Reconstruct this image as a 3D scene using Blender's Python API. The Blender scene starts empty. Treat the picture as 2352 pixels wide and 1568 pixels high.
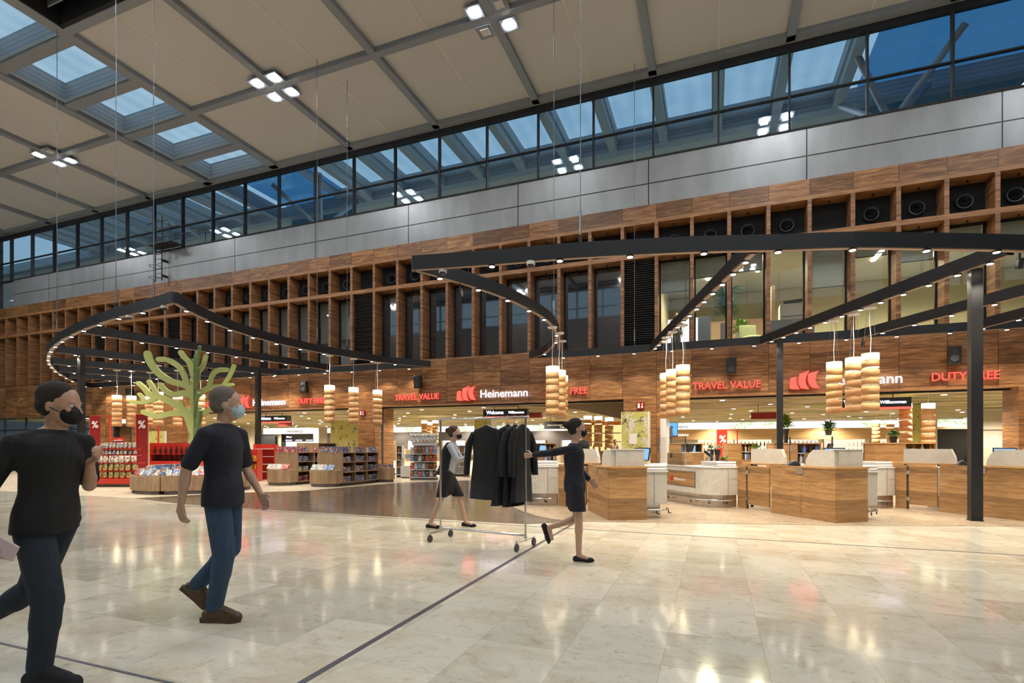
import bpy, bmesh, math, random
from mathutils import Vector, Matrix
random.seed(7)
R = math.radians; PI = math.pi
SC = bpy.context.scene
COL = SC.collection

# ---------------------------------------------------------------- camera
FPX, YAW, HY, EYE = 1200.07, .367373, 1021.64, 1.37
CY, SY = math.cos(YAW), math.sin(YAW)
cam = bpy.data.cameras.new('camera'); cam.sensor_width = 36; cam.lens = 36*FPX/2352
cam.shift_x = 0; cam.shift_y = (HY-784)/2352; cam.clip_end = 400; cam.clip_start = .05
camo = bpy.data.objects.new('camera', cam); COL.objects.link(camo)
camo.location = (0, 0, EYE); camo.rotation_euler = (R(90), 0, YAW)
SC.camera = camo

# ---------------------------------------------------------------- world, view, big settings
W = bpy.data.worlds.new('dusk sky'); SC.world = W; W.use_nodes = True
bg = W.node_tree.nodes['Background']; bg.inputs[0].default_value = (.235, .355, .455, 1); bg.inputs[1].default_value = 1.15
SC.view_settings.view_transform = 'Standard'; SC.view_settings.look = 'None'
SC.view_settings.exposure = .35; SC.view_settings.gamma = 1
SC.view_settings.use_curve_mapping = False
SC.cycles.max_bounces = 6; SC.cycles.diffuse_bounces = 3; SC.cycles.glossy_bounces = 3
SC.cycles.transmission_bounces = 5; SC.cycles.transparent_max_bounces = 10
SC.cycles.caustics_reflective = False; SC.cycles.caustics_refractive = False
SC.cycles.sample_clamp_indirect = 3; SC.cycles.sample_clamp_direct = 0
SC.cycles.use_adaptive_sampling = True; SC.cycles.adaptive_threshold = .06; SC.cycles.adaptive_min_samples = 16; SC.cycles.use_denoising = True; SC.cycles.use_light_tree = True

D = 19.06                      # the timber facade stands this far from the eye
NX = lambda n: -41.16+1.1905*n # centre line of facade fin n
BX = lambda k: 2.325-4.306*k   # ceiling beams that run towards the facade
YR = -3.3                      # the rear wall of the hall, just behind the viewpoint

def ray(px, py):
    a = (px-1176)/FPX; b = (HY-py)/FPX
    return (CY*a-SY, SY*a+CY, b)
def onZ(px, py, Z=0.):
    r = ray(px, py); t = (Z-EYE)/r[2]; return Vector((t*r[0], t*r[1], Z))
def onY(px, py, Y):
    r = ray(px, py); t = Y/r[1]; return Vector((t*r[0], Y, EYE+t*r[2]))
def onD(px, py, zc):
    r = ray(px, py); return Vector((zc*r[0], zc*r[1], EYE+zc*r[2]))
def wx(xc, zc): return (CY*xc-SY*zc, SY*xc+CY*zc)

# ---------------------------------------------------------------- materials
class N:
    def __init__(s, name):
        s.m = bpy.data.materials.new(name); s.m.use_nodes = True
        s.t = s.m.node_tree; s.n = s.t.nodes; s.b = s.n['Principled BSDF']; s.out = s.n['Material Output']
    def new(s, ty, **k):
        x = s.n.new(ty)
        for a, v in k.items():
            if a[0] == '_': x.inputs[int(a[1:])].default_value = v
            else: setattr(x, a, v)
        return x
    def l(s, a, b): s.t.links.new(a, b); return s
    def math(s, op, a, b=None, c=None):
        x = s.n.new('ShaderNodeMath'); x.operation = op
        for i, v in enumerate((a, b, c)):
            if v is None: continue
            if isinstance(v, (int, float)): x.inputs[i].default_value = v
            else: s.l(v, x.inputs[i])
        return x.outputs[0]
    def mix(s, f, a, b, mode='MIX'):
        x = s.n.new('ShaderNodeMix'); x.data_type = 'RGBA'; x.blend_type = mode
        for i, v in ((0, f), (6, a), (7, b)):
            if isinstance(v, (int, float)): x.inputs[i].default_value = v
            elif isinstance(v, tuple): x.inputs[i].default_value = v if len(v) == 4 else v+(1,)
            else: s.l(v, x.inputs[i])
        return x.outputs[2]
    def coords(s, kind='Object'):
        return s.new('ShaderNodeTexCoord').outputs[kind]
    def mapping(s, vec, scale=(1, 1, 1), loc=(0, 0, 0), rot=(0, 0, 0)):
        x = s.n.new('ShaderNodeMapping'); s.l(vec, x.inputs[0])
        x.inputs[1].default_value = loc; x.inputs[2].default_value = rot; x.inputs[3].default_value = scale
        return x.outputs[0]
    def noise(s, vec, scale=5, detail=3, rough=.5, dist=0.):
        x = s.n.new('ShaderNodeTexNoise'); s.l(vec, x.inputs['Vector'])
        x.inputs['Scale'].default_value = scale; x.inputs['Detail'].default_value = detail
        x.inputs['Roughness'].default_value = rough; x.inputs['Distortion'].default_value = dist
        return x.outputs[0]
    def ramp(s, f, stops, interp='LINEAR'):
        x = s.n.new('ShaderNodeValToRGB'); s.l(f, x.inputs[0]); e = x.color_ramp.elements
        x.color_ramp.interpolation = interp
        while len(e) < len(stops): e.new(.5)
        for i, (p, c) in enumerate(stops): e[i].position = p; e[i].color = tuple(c)+(1,) if len(c) == 3 else c
        return x.outputs[0]
    def white(s, vec):
        x = s.n.new('ShaderNodeTexWhiteNoise'); s.l(vec, x.inputs[0]); return x.outputs

def pbr(name, col, rough=.5, metal=0., emit=None, es=0., spec=None):
    a = N(name); b = a.b
    b.inputs['Base Color'].default_value = tuple(col)+(1,); b.inputs['Roughness'].default_value = rough
    b.inputs['Metallic'].default_value = metal
    if spec is not None: b.inputs['Specular IOR Level'].default_value = spec
    if emit: b.inputs['Emission Color'].default_value = tuple(emit)+(1,); b.inputs['Emission Strength'].default_value = es
    return a.m

def cells(a, co, x0, dx, z0, dz, ax=0, az=2):
    sp = a.new('ShaderNodeSeparateXYZ'); a.l(co, sp.inputs[0])
    u = a.math('DIVIDE', a.math('SUBTRACT', sp.outputs[ax], x0), dx); v = a.math('DIVIDE', a.math('SUBTRACT', sp.outputs[az], z0), dz)
    cb = a.new('ShaderNodeCombineXYZ'); a.l(a.math('FLOOR', u), cb.inputs[0]); a.l(a.math('FLOOR', v), cb.inputs[1])
    fu = a.math('FRACT', u); fv = a.math('FRACT', v)
    return cb.outputs[0], fu, fv

def wood(name, dark, mid, light, rough=.4, cell=None, joint=(.012, .02), grain=(.9, .9, 9), vary=.45, jcol=.25, bands=None):
    a = N(name); co = a.coords()
    vec = co; rnd = None
    if cell:
        cid, fu, fv = cells(a, co, *cell)
        w = a.white(cid); rnd = w[0]
        add = a.new('ShaderNodeVectorMath', operation='MULTIPLY_ADD'); a.l(w[1], add.inputs[0]); add.inputs[1].default_value = (9, 9, 9); a.l(co, add.inputs[2]); vec = add.outputs[0]
    mp = a.mapping(vec, grain)
    n1 = a.noise(mp, 1.3, 4, .55, 1.2); n2 = a.noise(a.mapping(vec, (grain[0]*2, grain[1]*2, grain[2]*5)), 2., 2, .6)
    f = a.math('ADD', a.math('MULTIPLY', n1, .75), a.math('MULTIPLY', n2, .25))
    c = a.ramp(f, [(.32, dark), (.5, mid), (.68, light)])
    if bands:   # random tone per plank
        cb, _, fb = cells(a, co, 0, bands[0], 0, bands[1])
        wb = a.white(cb)[0]; c = a.mix(1., c, a.ramp(wb, [(0, (.62, .62, .62)), (1, (1.25, 1.25, 1.25))]), 'MULTIPLY')
    if rnd is not None:
        c = a.mix(1., c, a.ramp(rnd, [(0, (1-vary,)*3), (1, (1+vary*.6,)*3)]), 'MULTIPLY')
        if joint:
            j = a.math('MAXIMUM', a.math('LESS_THAN', fu, joint[0]), a.math('LESS_THAN', fv, joint[1]))
            c = a.mix(j, c, tuple(x*jcol for x in dark))
    a.l(c, a.b.inputs['Base Color']); a.b.inputs['Roughness'].default_value = rough
    return a.m

WD = ((.10, .041, .014), (.235, .104, .036), (.45, .235, .092))
M = {}
M['clad_top'] = wood('walnut cladding upper band', *WD, cell=(NX(0), 1.1905, 9.37, .53), vary=.5)
M['clad'] = wood('walnut cladding', *WD, cell=(NX(0), 1.1905, 3.12-6*.59, .59), vary=.35)
M['fin'] = wood('walnut fin', (.12, .05, .02), (.25, .115, .048), (.40, .21, .095), grain=(1, 1, 10), bands=(50, .085), rough=.45)
M['soffit'] = wood('oiled walnut shelf board', (.15, .062, .022), (.30, .14, .052), (.42, .22, .09), grain=(1, 9, 9), rough=.4)
M['black'] = pbr('black powder coated steel', (.012, .013, .015), .42)
M['blackmatt'] = pbr('matt black backing', (.008, .008, .009), .8)
M['graphite'] = pbr('graphite steel', (.03, .032, .036), .38)
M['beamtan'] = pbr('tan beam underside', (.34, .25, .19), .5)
M['grey_beam'] = pbr('grey painted roof beam', (.22, .245, .28), .5)
M['white'] = pbr('white lacquer', (.78, .76, .72), .35)
M['steel'] = pbr('brushed stainless steel', (.62, .58, .54), .28, 1)
M['chrome'] = pbr('chrome tube', (.75, .75, .75), .15, 1)
M['red'] = pbr('red lacquer', (.55, .035, .02), .35)
M['darkred'] = pbr('dark red sign board', (.23, .012, .012), .4)
M['cable'] = pbr('grey steel cable', (.16, .17, .18), .4, .6)
M['plinth'] = pbr('grey brown plinth', (.13, .11, .09), .5)
M['cordw'] = pbr('white flex cord', (.8, .74, .66), .5)

def emis(name, col, s):
    a = N(name); a.n.remove(a.b)
    e = a.new('ShaderNodeEmission'); e.inputs[0].default_value = tuple(col)+(1,); e.inputs[1].default_value = s
    a.l(e.outputs[0], a.out.inputs[0]); return a.m
M['lamp_cold'] = emis('cold white ceiling lamp', (.92, .95, 1), 250)
M['spot'] = emis('warm downlight lens', (1, .86, .68), 22)
M['shopspot'] = emis('shop downlight lens', (1, .92, .8), 12)
M['shade_glow'] = emis('glowing inner shade', (1, .84, .55), 3.2)
M['neon_red'] = emis('red lit sign face', (1, .095, .07), 1.7)
M['neon_red_side'] = emis('red lit sign edge', (1, .05, .035), .9)
M['neon_white'] = emis('white lit sign face', (.80, .76, 1), 3.0)
M['lit_white'] = emis('white lightbox', (1, .97, .9), 1.35)
M['lit_warm'] = emis('warm lit shelf back', (1, .84, .6), 1.0)
M['screen'] = emis('blue screen', (.25, .5, .85), 1.0)
M['white_print'] = pbr('white print', (.85, .82, .78), .5)
M['black_print'] = pbr('black print', (.02, .02, .02), .5)

def glass(name, tint=(.9, .95, 1), refl=.5, rough=.02, vis=1.):
    a = N(name); a.n.remove(a.b)
    tr = a.new('ShaderNodeBsdfTransparent'); tr.inputs[0].default_value = tuple(x*vis for x in tint)+(1,)
    gl = a.new('ShaderNodeBsdfGlossy'); gl.inputs['Roughness'].default_value = rough
    lw = a.new('ShaderNodeLayerWeight'); lw.inputs[0].default_value = .5
    fr = a.math('MULTIPLY_ADD', a.math('POWER', lw.outputs['Facing'], 4.), .85, .045)
    mx = a.new('ShaderNodeMixShader')
    a.l(a.math('MINIMUM', a.math('MULTIPLY', fr, refl), 1.), mx.inputs[0]); a.l(tr.outputs[0], mx.inputs[1]); a.l(gl.outputs[0], mx.inputs[2])
    a.l(mx.outputs[0], a.out.inputs[0]); return a.m
M['glass_hi'] = glass('clerestory glass', (.84, .92, .97), .8)
M['glass'] = glass('office window glass', (.9, .92, .9), 1.4)
M['glass_unlit'] = pbr('window glass coloured as unlit room', (.006, .008, .011), .03); M['glass_unlit'].node_tree.nodes['Principled BSDF'].inputs['IOR'].default_value = 2.5  # near-black base colour stands in for the darkness of unlit rooms behind
M['plexi'] = glass('clear acrylic', (.95, .96, .96), 1.2)
M['redglass'] = glass('dark red acrylic', (.5, .03, .04), 1.5)
def skyglass():
    a = N('frosted skylight pane'); a.n.remove(a.b)
    tr = a.new('ShaderNodeBsdfTransparent'); sp = a.new('ShaderNodeSeparateXYZ'); a.l(a.coords(), sp.inputs[0])
    w = a.math('SINE', a.math('MULTIPLY', sp.outputs[0], 9.0)); n = a.noise(a.coords(), .8, 2)
    f = a.math('ADD', a.math('MULTIPLY', w, .12), n)
    a.l(a.ramp(f, [(.2, (.86, .90, .92)), (.8, (1., 1., 1.))]), tr.inputs[0])
    a.l(tr.outputs[0], a.out.inputs[0]); return a.m
M['skyglass'] = skyglass()
M['sky_tint'] = glass('blue sky-darkening sheet', (.34, .56, .72), .8)

def floor_stone(name, base, stain, vein, tile=.6167, x0=-.92, y0=3.98, joint=.006, rough=.13, stain_amt=.56):
    a = N(name); co = a.coords()
    cid, fu, fv = cells(a, co, x0, tile, y0, tile, 0, 1); w = a.white(cid)
    add = a.new('ShaderNodeVectorMath', operation='MULTIPLY_ADD'); a.l(w[1], add.inputs[0]); add.inputs[1].default_value = (.9, .9, 9); a.l(co, add.inputs[2])
    n1 = a.noise(a.mapping(add.outputs[0], (1, 1.6, 1)), 1.5, 6, .62, .35)
    n2 = a.noise(add.outputs[0], 13, 7, .75, .3); n3 = a.noise(add.outputs[0], 3.2, 5, .6, .8)
    c = a.mix(a.ramp(n1, [(stain_amt-.1, (0, 0, 0)), (stain_amt+.16, (1, 1, 1))]), base, stain)
    c = a.mix(a.ramp(n2, [(.55, (0, 0, 0)), (.70, (.7, .7, .7))]), c, vein)
    c = a.mix(a.ramp(n3, [(.56, (0, 0, 0)), (.70, (.35, .35, .35))]), c, vein)
    c = a.mix(1., c, a.ramp(w[0], [(0, (.86, .86, .86)), (1, (1.08, 1.08, 1.08))]), 'MULTIPLY')
    j = a.math('MAXIMUM', a.math('LESS_THAN', fu, joint), a.math('LESS_THAN', fv, joint))
    c = a.mix(a.math('MULTIPLY', j, .7), c, tuple(x*.5 for x in base))
    a.l(c, a.b.inputs['Base Color'])
    a.l(a.ramp(n1, [(.3, (rough*.8,)*3), (.8, (rough*1.5,)*3)]), a.b.inputs['Roughness'])
    bp = a.new('ShaderNodeBump'); bp.inputs['Strength'].default_value = .03; bp.inputs['Distance'].default_value = .01
    a.l(a.noise(co, 3.0, 3), bp.inputs['Height']); a.l(bp.outputs[0], a.b.inputs['Normal'])
    return a.m
M['floor_main'] = floor_stone('beige limestone tiles', (.68, .635, .505), (.54, .47, .33), (.38, .29, .17), rough=.09)
M['floor_dark'] = floor_stone('brown polished stone', (.15, .115, .085), (.10, .075, .055), (.22, .17, .12), rough=.14)
M['floor_shop'] = floor_stone('pale shop floor', (.66, .57, .43), (.58, .49, .36), (.5, .4, .28), rough=.3)
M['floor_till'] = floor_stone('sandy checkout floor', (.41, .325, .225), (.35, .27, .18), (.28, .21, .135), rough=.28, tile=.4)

def ceiling_mat():
    a = N('beige acoustic ceiling panel'); co = a.coords()
    n = a.noise(co, 40, 2); c = a.ramp(n, [(.3, (.60, .60, .585)), (.7, (.70, .70, .68))])
    a.l(c, a.b.inputs['Base Color']); a.b.inputs['Roughness'].default_value = .8; return a.m
M['ceil'] = ceiling_mat()
M['seam'] = pbr('pale panel seam', (.8, .74, .64), .6)
def metal_panel():
    a = N('grey aluminium fascia'); co = a.coords()
    cid, fu, fv = cells(a, co, 7.74-4.95*20, 4.95, 10.66-3*1.2, 1.2)
    n = a.noise(a.mapping(co, (1, 1, .3)), 2, 3); w = a.white(cid)
    c = a.ramp(n, [(.3, (.23, .24, .245)), (.7, (.29, .30, .305))])
    sp = a.new('ShaderNodeSeparateXYZ'); a.l(co, sp.inputs[0])
    j = a.math('MAXIMUM', a.math('LESS_THAN', fu, .008), a.math('COMPARE', sp.outputs[2], 10.66, .022))
    c = a.mix(j, c, (.03, .03, .03)); a.l(c, a.b.inputs['Base Color'])
    a.b.inputs['Metallic'].default_value = .35; a.b.inputs['Roughness'].default_value = .42; return a.m
M['fascia'] = metal_panel()
def slat_mat():
    a = N('grey slatted roof side'); sp = a.new('ShaderNodeSeparateXYZ'); a.l(a.coords(), sp.inputs[0])
    f = a.math('FRACT', a.math('DIVIDE', sp.outputs[2], .17))
    c = a.mix(a.math('LESS_THAN', f, .07), (.40, .44, .47), (.06, .065, .07)); a.l(c, a.b.inputs['Base Color'])
    a.b.inputs['Roughness'].default_value = .5; return a.m
M['slats'] = slat_mat()
def concrete_mat():
    a = N('pale mottled concrete laminate'); co = a.coords()
    n1 = a.noise(co, 7, 6, .65, .6); n2 = a.noise(co, 22, 4, .6, 1.)
    c = a.ramp(n1, [(.3, (.62, .59, .52)), (.6, (.54, .51, .44)), (.8, (.40, .37, .32))])
    c = a.mix(a.ramp(n2, [(.6, (0, 0, 0)), (.7, (.5, .5, .5))]), c, (.36, .34, .3))
    a.l(c, a.b.inputs['Base Color']); a.b.inputs['Roughness'].default_value = .45; return a.m
M['concrete'] = concrete_mat()
M['oak'] = wood('larch counter panel', (.24, .115, .04), (.37, .20, .080), (.50, .30, .135), grain=(1.4, 1.4, 16), bands=(60, .098), rough=.42)
M['oaktop'] = wood('larch counter top board', (.38, .2, .075), (.50, .28, .11), (.6, .37, .17), grain=(1.2, 1.2, 1.2), rough=.4)
M['oakpale'] = wood('pale oak display wood', (.25, .155, .085), (.38, .25, .145), (.48, .33, .2), grain=(12, 12, .9), rough=.5)
M['veneer'] = wood('lamp shade veneer', (.50, .24, .08), (.68, .37, .15), (.8, .5, .23), grain=(2, 2, 25), rough=.5)
def leaf_print(name, s=1., thr=.5):
    a = N(name); co = a.coords()
    n = a.noise(co, 2.2*s, 2, .5); v = a.new('ShaderNodeTexVoronoi'); a.l(co, v.inputs['Vector']); v.inputs['Scale'].default_value = 16*s
    f = a.math('ADD', a.math('MULTIPLY', a.noise(co, 11*s, 4, .6), .55), a.math('MULTIPLY', n, .6))
    c = a.mix(a.ramp(f, [(thr, (0, 0, 0)), (thr+.02, (1, 1, 1))]), (.66, .60, .50), (.50, .47, .13))
    d = a.math('MULTIPLY', a.noise(co, 19*s, 3, .6), a.noise(co, 4*s, 2))
    c = a.mix(a.ramp(d, [(.31, (0, 0, 0)), (.33, (1, 1, 1))]), c, (.10, .095, .05))
    a.l(c, a.b.inputs['Base Color']); a.b.inputs['Roughness'].default_value = .5; return a.m
M['leafprint'] = leaf_print('leaf print panel', 1., .52)
M['leafdense'] = leaf_print('dense leaf print panel', 1., .44)
def frieze_mat():
    a = N('backlit frieze with foliage'); a.n.remove(a.b); co = a.coords()
    n = a.noise(a.mapping(co, (1, 1, 1.6)), .9, 1); d = a.noise(co, 9, 5, .65)
    f = a.math('MULTIPLY', a.ramp(n, [(.5, (0, 0, 0)), (.6, (1, 1, 1))]), a.ramp(d, [(.42, (0, 0, 0)), (.56, (1, 1, 1))]))
    e = a.new('ShaderNodeEmission'); a.l(a.mix(f, (1, .98, .95), (.42, .55, .2)), e.inputs[0]); e.inputs[1].default_value = 1.15
    a.l(e.outputs[0], a.out.inputs[0]); return a.m
M['frieze'] = frieze_mat()
def shopceil_mat():
    a = N('perforated shop ceiling with olive stripes'); co = a.coords()
    n = a.noise(a.mapping(co, (.42, 1.5, 1), rot=(0, 0, .35)), 1.1, 0, .3); n2 = a.noise(a.mapping(co, (.4, 1.7, 1), (3, 7, 1), (0, 0, -.25)), .9, 0, .3)
    _, fu, fv = cells(a, co, 0, .6, 0, .6, 0, 1)
    c = a.mix(a.ramp(n, [(.575, (0, 0, 0)), (.58, (1, 1, 1))]), (.56, .47, .33), (.36, .32, .07))
    c = a.mix(a.ramp(n2, [(.60, (0, 0, 0)), (.605, (1, 1, 1))]), c, (.13, .11, .035))
    j = a.math('MAXIMUM', a.math('LESS_THAN', fu, .02), a.math('LESS_THAN', fv, .02)); c = a.mix(a.math('MULTIPLY', j, .5), c, (.3, .25, .17))
    a.l(c, a.b.inputs['Base Color']); a.b.inputs['Roughness'].default_value = .7; return a.m
M['shopceil'] = shopceil_mat()
def busy(name, base, cols, scale=14, rough=.35, metal=0.):
    a = N(name); co = a.coords('Generated'); oi = a.new('ShaderNodeObjectInfo')
    sh = a.new('ShaderNodeVectorMath', operation='SCALE'); a.l(co, sh.inputs[0]); sh.inputs[3].default_value = 1
    cb = a.new('ShaderNodeCombineXYZ'); a.l(a.math('MULTIPLY', oi.outputs['Random'], 50), cb.inputs[0])
    ad = a.new('ShaderNodeVectorMath', operation='ADD'); a.l(sh.outputs[0], ad.inputs[0]); a.l(cb.outputs[0], ad.inputs[1])
    v = a.new('ShaderNodeTexVoronoi'); a.l(ad.outputs[0], v.inputs['Vector']); v.inputs['Scale'].default_value = scale*.22
    sx = a.new('ShaderNodeSeparateColor'); a.l(v.outputs['Color'], sx.inputs[0])
    st = [(i/len(cols), c) for i, c in enumerate(cols)]
    c = a.ramp(sx.outputs[0], st, 'CONSTANT')
    m = a.ramp(a.noise(ad.outputs[0], scale*.35, 2), [(.45, (0, 0, 0)), (.5, (1, 1, 1))])
    a.l(a.mix(m, base, c), a.b.inputs['Base Color']); a.b.inputs['Roughness'].default_value = rough; a.b.inputs['Metallic'].default_value = metal
    return a.m
M['toybox'] = busy('colourful toy box print', (.06, .12, .3), [(.5, .05, .03), (.75, .7, .6), (.6, .35, .08), (.03, .1, .35), (.1, .3, .35)])
M['bookw'] = busy('white picture book cover', (.72, .72, .7), [(.1, .3, .55), (.6, .1, .08), (.75, .6, .2), (.15, .4, .25)])
M['bookr'] = busy('red book cover', (.6, .06, .04), [(.8, .75, .65), (.5, .05, .03), (.1, .2, .4)])
M['bookb'] = busy('blue box print', (.04, .16, .42), [(.7, .7, .7), (.1, .25, .5), (.6, .3, .08)])
M['gold'] = busy('gold foil bag', (.75, .52, .16), [(.9, .75, .35), (.28, .15, .05), (.95, .85, .6), (.5, .3, .08)], 26, .22, .75)
M['goldblue'] = busy('gold and blue bag', (.75, .55, .2), [(.03, .12, .4), (.8, .7, .5), (.05, .15, .45)], 20, .3, .4)
M['bagwhite'] = busy('white chocolate bag', (.8, .76, .66), [(.8, .76, .66), (.25, .08, .03), (.8, .76, .66), (.5, .1, .04)], 16, .35, .2)
M['yellowbox'] = busy('yellow chocolate packs', (.75, .42, .03), [(.05, .02, .01), (.8, .5, .05), (.5, .2, .02)], 26)
M['bottle_dark'] = pbr('dark bottle glass', (.02, .018, .012), .12)
M['bottle_amber'] = pbr('amber bottle glass', (.35, .14, .03), .12)
M['bottle_clear'] = pbr('clear bottle glass', (.6, .58, .52), .12)
M['bottle_blue'] = pbr('blue bottle box', (.05, .16, .45), .3)
M['leaf'] = pbr('green leaf', (.06, .16, .035), .45)
M['leaf2'] = pbr('bright green leaf', (.16, .30, .04), .45)
M['pink'] = pbr('pink blossom', (.62, .25, .22), .6)
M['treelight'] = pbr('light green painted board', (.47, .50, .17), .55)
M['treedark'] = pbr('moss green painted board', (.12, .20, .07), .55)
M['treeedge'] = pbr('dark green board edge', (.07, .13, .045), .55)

# ---------------------------------------------------------------- mesh helpers
class MB:
    def __init__(s): s.v = []; s.f = []; s.mi = []; s.cur = 0; s.sm = []
    def add(s, vs, fs, smooth=False):
        o = len(s.v); s.v += [tuple(v) for v in vs]; s.f += [tuple(i+o for i in f) for f in fs]
        s.mi += [s.cur]*len(fs); s.sm += [smooth]*len(fs); return s
    def box(s, x0, x1, y0, y1, z0, z1):
        v = [(x, y, z) for z in (z0, z1) for y in (y0, y1) for x in (x0, x1)]
        return s.add(v, [(0, 2, 3, 1), (4, 5, 7, 6), (0, 1, 5, 4), (2, 6, 7, 3), (0, 4, 6, 2), (1, 3, 7, 5)])
    def obox(s, c, size, rz=0, rx=0, ry=0):
        m = Matrix.Translation(c) @ Matrix.Rotation(rz, 4, 'Z') @ Matrix.Rotation(ry, 4, 'Y') @ Matrix.Rotation(rx, 4, 'X')
        h = [x/2 for x in size]
        v = [m @ Vector((x*h[0], y*h[1], z*h[2])) for z in (-1, 1) for y in (-1, 1) for x in (-1, 1)]
        return s.add(v, [(0, 2, 3, 1), (4, 5, 7, 6), (0, 1, 5, 4), (2, 6, 7, 3), (0, 4, 6, 2), (1, 3, 7, 5)])
    def prism(s, poly, z0, z1, f=None):
        n = len(poly); f = f or (lambda x, y, z: (x, y, z))
        ar = sum(poly[i][0]*poly[(i+1) % n][1]-poly[(i+1) % n][0]*poly[i][1] for i in range(n))
        if ar < 0: poly = poly[::-1]
        v = [f(x, y, z0) for x, y in poly]+[f(x, y, z1) for x, y in poly]
        return s.add(v, [tuple(range(n))[::-1], tuple(range(n, 2*n))]+[(i, (i+1) % n, (i+1) % n+n, i+n) for i in range(n)])
    def cyl(s, a, b, r0, r1=None, n=12, caps=True, smooth=True):
        a, b = Vector(a), Vector(b); r1 = r0 if r1 is None else r1
        d = (b-a).normalized(); u = d.orthogonal().normalized(); w = d.cross(u)
        v = [a+(u*math.cos(t)+w*math.sin(t))*r0 for t in (2*PI*i/n for i in range(n))]+[b+(u*math.cos(t)+w*math.sin(t))*r1 for t in (2*PI*i/n for i in range(n))]
        s.add(v, [(i, (i+1) % n, (i+1) % n+n, i+n) for i in range(n)], smooth)
        if caps: s.add(v, [tuple(range(n))[::-1], tuple(range(n, 2*n))])
        return s
    def tube(s, pts, r, n=8, close=False):
        pts = [Vector(p) for p in pts]; k = len(pts); rs = r if isinstance(r, (list, tuple)) else [r]*k
        rings = []; up = None
        for i, p in enumerate(pts):
            d = (pts[min(i+1, k-1)]-pts[max(i-1, 0)]).normalized()
            if up is None: up = d.orthogonal().normalized()
            up = (up-d*up.dot(d)).normalized(); w = d.cross(up)
            rings += [p+(up*math.cos(2*PI*j/n)+w*math.sin(2*PI*j/n))*rs[i] for j in range(n)]
        fs = [(i*n+j, i*n+(j+1) % n, (i+1)*n+(j+1) % n, (i+1)*n+j) for i in range(k-1) for j in range(n)]
        s.add(rings, fs, True); s.add(rings, [tuple(range(n))[::-1], tuple(range((k-1)*n, k*n))]); return s
    def ell(s, c, r, nu=12, nv=8, rot=None):
        c = Vector(c); v = []; rot = rot or Matrix.Identity(3)
        for i in range(1, nv):
            t = PI*i/nv
            for j in range(nu):
                p = 2*PI*j/nu; v.append(c+rot @ Vector((r[0]*math.sin(t)*math.cos(p), r[1]*math.sin(t)*math.sin(p), r[2]*math.cos(t))))
        top = len(v); v.append(c+rot @ Vector((0, 0, r[2]))); v.append(c-rot @ Vector((0, 0, r[2])))
        f = [(top, j, (j+1) % nu) for j in range(nu)]+[(top+1, (nv-2)*nu+(j+1) % nu, (nv-2)*nu+j) for j in range(nu)]
        f += [(i*nu+j, (i+1)*nu+j, (i+1)*nu+(j+1) % nu, i*nu+(j+1) % nu) for i in range(nv-2) for j in range(nu)]
        return s.add(v, f, True)
    def cap(s, a, b, ra, rb, n=12):      # tapered capsule
        a, b = Vector(a), Vector(b); d = b-a; L = d.length
        d = d/L if L > 1e-6 else Vector((0, 0, 1)); u = d.orthogonal().normalized(); w = d.cross(u); rings = []
        for k in range(0, 4): t = PI/2*(1-k/4); rings.append((a-d*ra*math.sin(t), ra*math.cos(t)))
        for k in range(0, 4): t = PI/2*k/4; rings.append((b+d*rb*math.sin(t), rb*math.cos(t)))
        rings = rings[1:]
        v = [c+(u*math.cos(2*PI*j/n)+w*math.sin(2*PI*j/n))*r for c, r in rings for j in range(n)]
        k = len(rings); p0 = len(v); v.append(a-d*ra); v.append(b+d*rb)
        f = [(i*n+j, i*n+(j+1) % n, (i+1)*n+(j+1) % n, (i+1)*n+j) for i in range(k-1) for j in range(n)]
        f += [(p0, (j+1) % n, j) for j in range(n)]+[(p0+1, (k-1)*n+j, (k-1)*n+(j+1) % n) for j in range(n)]
        return s.add(v, f, True)
    def build(s, name, mat, parent=None, org=(0, 0, 0), loc=None, bevel=0):
        me = bpy.data.meshes.new(name)
        v = [(x-org[0], y-org[1], z-org[2]) for x, y, z in s.v] if any(org) else s.v
        me.from_pydata(v, [], s.f)
        for m in (mat if isinstance(mat, (list, tuple)) else [mat]): me.materials.append(m)
        me.polygons.foreach_set('material_index', s.mi); me.polygons.foreach_set('use_smooth', s.sm); me.update()
        o = bpy.data.objects.new(name, me); COL.objects.link(o)
        if parent: o.parent = parent
        if loc is not None: o.location = loc
        if bevel:
            b = o.modifiers.new('bevel', 'BEVEL'); b.width = bevel; b.segments = 2; b.limit_method = 'ANGLE'
        return o

def tag(o, label, cat, group=None, kind=None):
    if label: o['label'] = label
    if cat: o['category'] = cat
    if group: o['group'] = group
    if kind: o['kind'] = kind
    return o
def thing(name, label, cat, loc=(0, 0, 0), rz=0., group=None):
    o = bpy.data.objects.new(name, None); COL.objects.link(o); o.location = loc; o.rotation_euler = (0, 0, rz)
    o.empty_display_size = .2
    return tag(o, label, cat, group)
def struct(name, mb, mat, label, parent=None, **k):
    o = mb.build(name, mat, parent, **k)
    if parent is None: o['kind'] = 'structure'; o['label'] = label
    return o
def dup(root, loc=None, rz=None, label=None, group=None):
    def cp(o, par):
        c = o.copy(); COL.objects.link(c); c.parent = par
        for ch in KIDS.get(o.name, ()): cp(ch, c)
        return c
    r = cp(root, None)
    if loc is not None: r.location = loc
    if rz is not None: r.rotation_euler = (0, 0, rz)
    if label: r['label'] = label
    if group: r['group'] = group
    return r
KIDS = {}
def seal(root):       # remember the children of a prototype before copying it
    def rec(o):
        KIDS[o.name] = [c for c in COL.objects if c.parent == o]
        for c in KIDS[o.name]: rec(c)
    rec(root); return root
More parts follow.
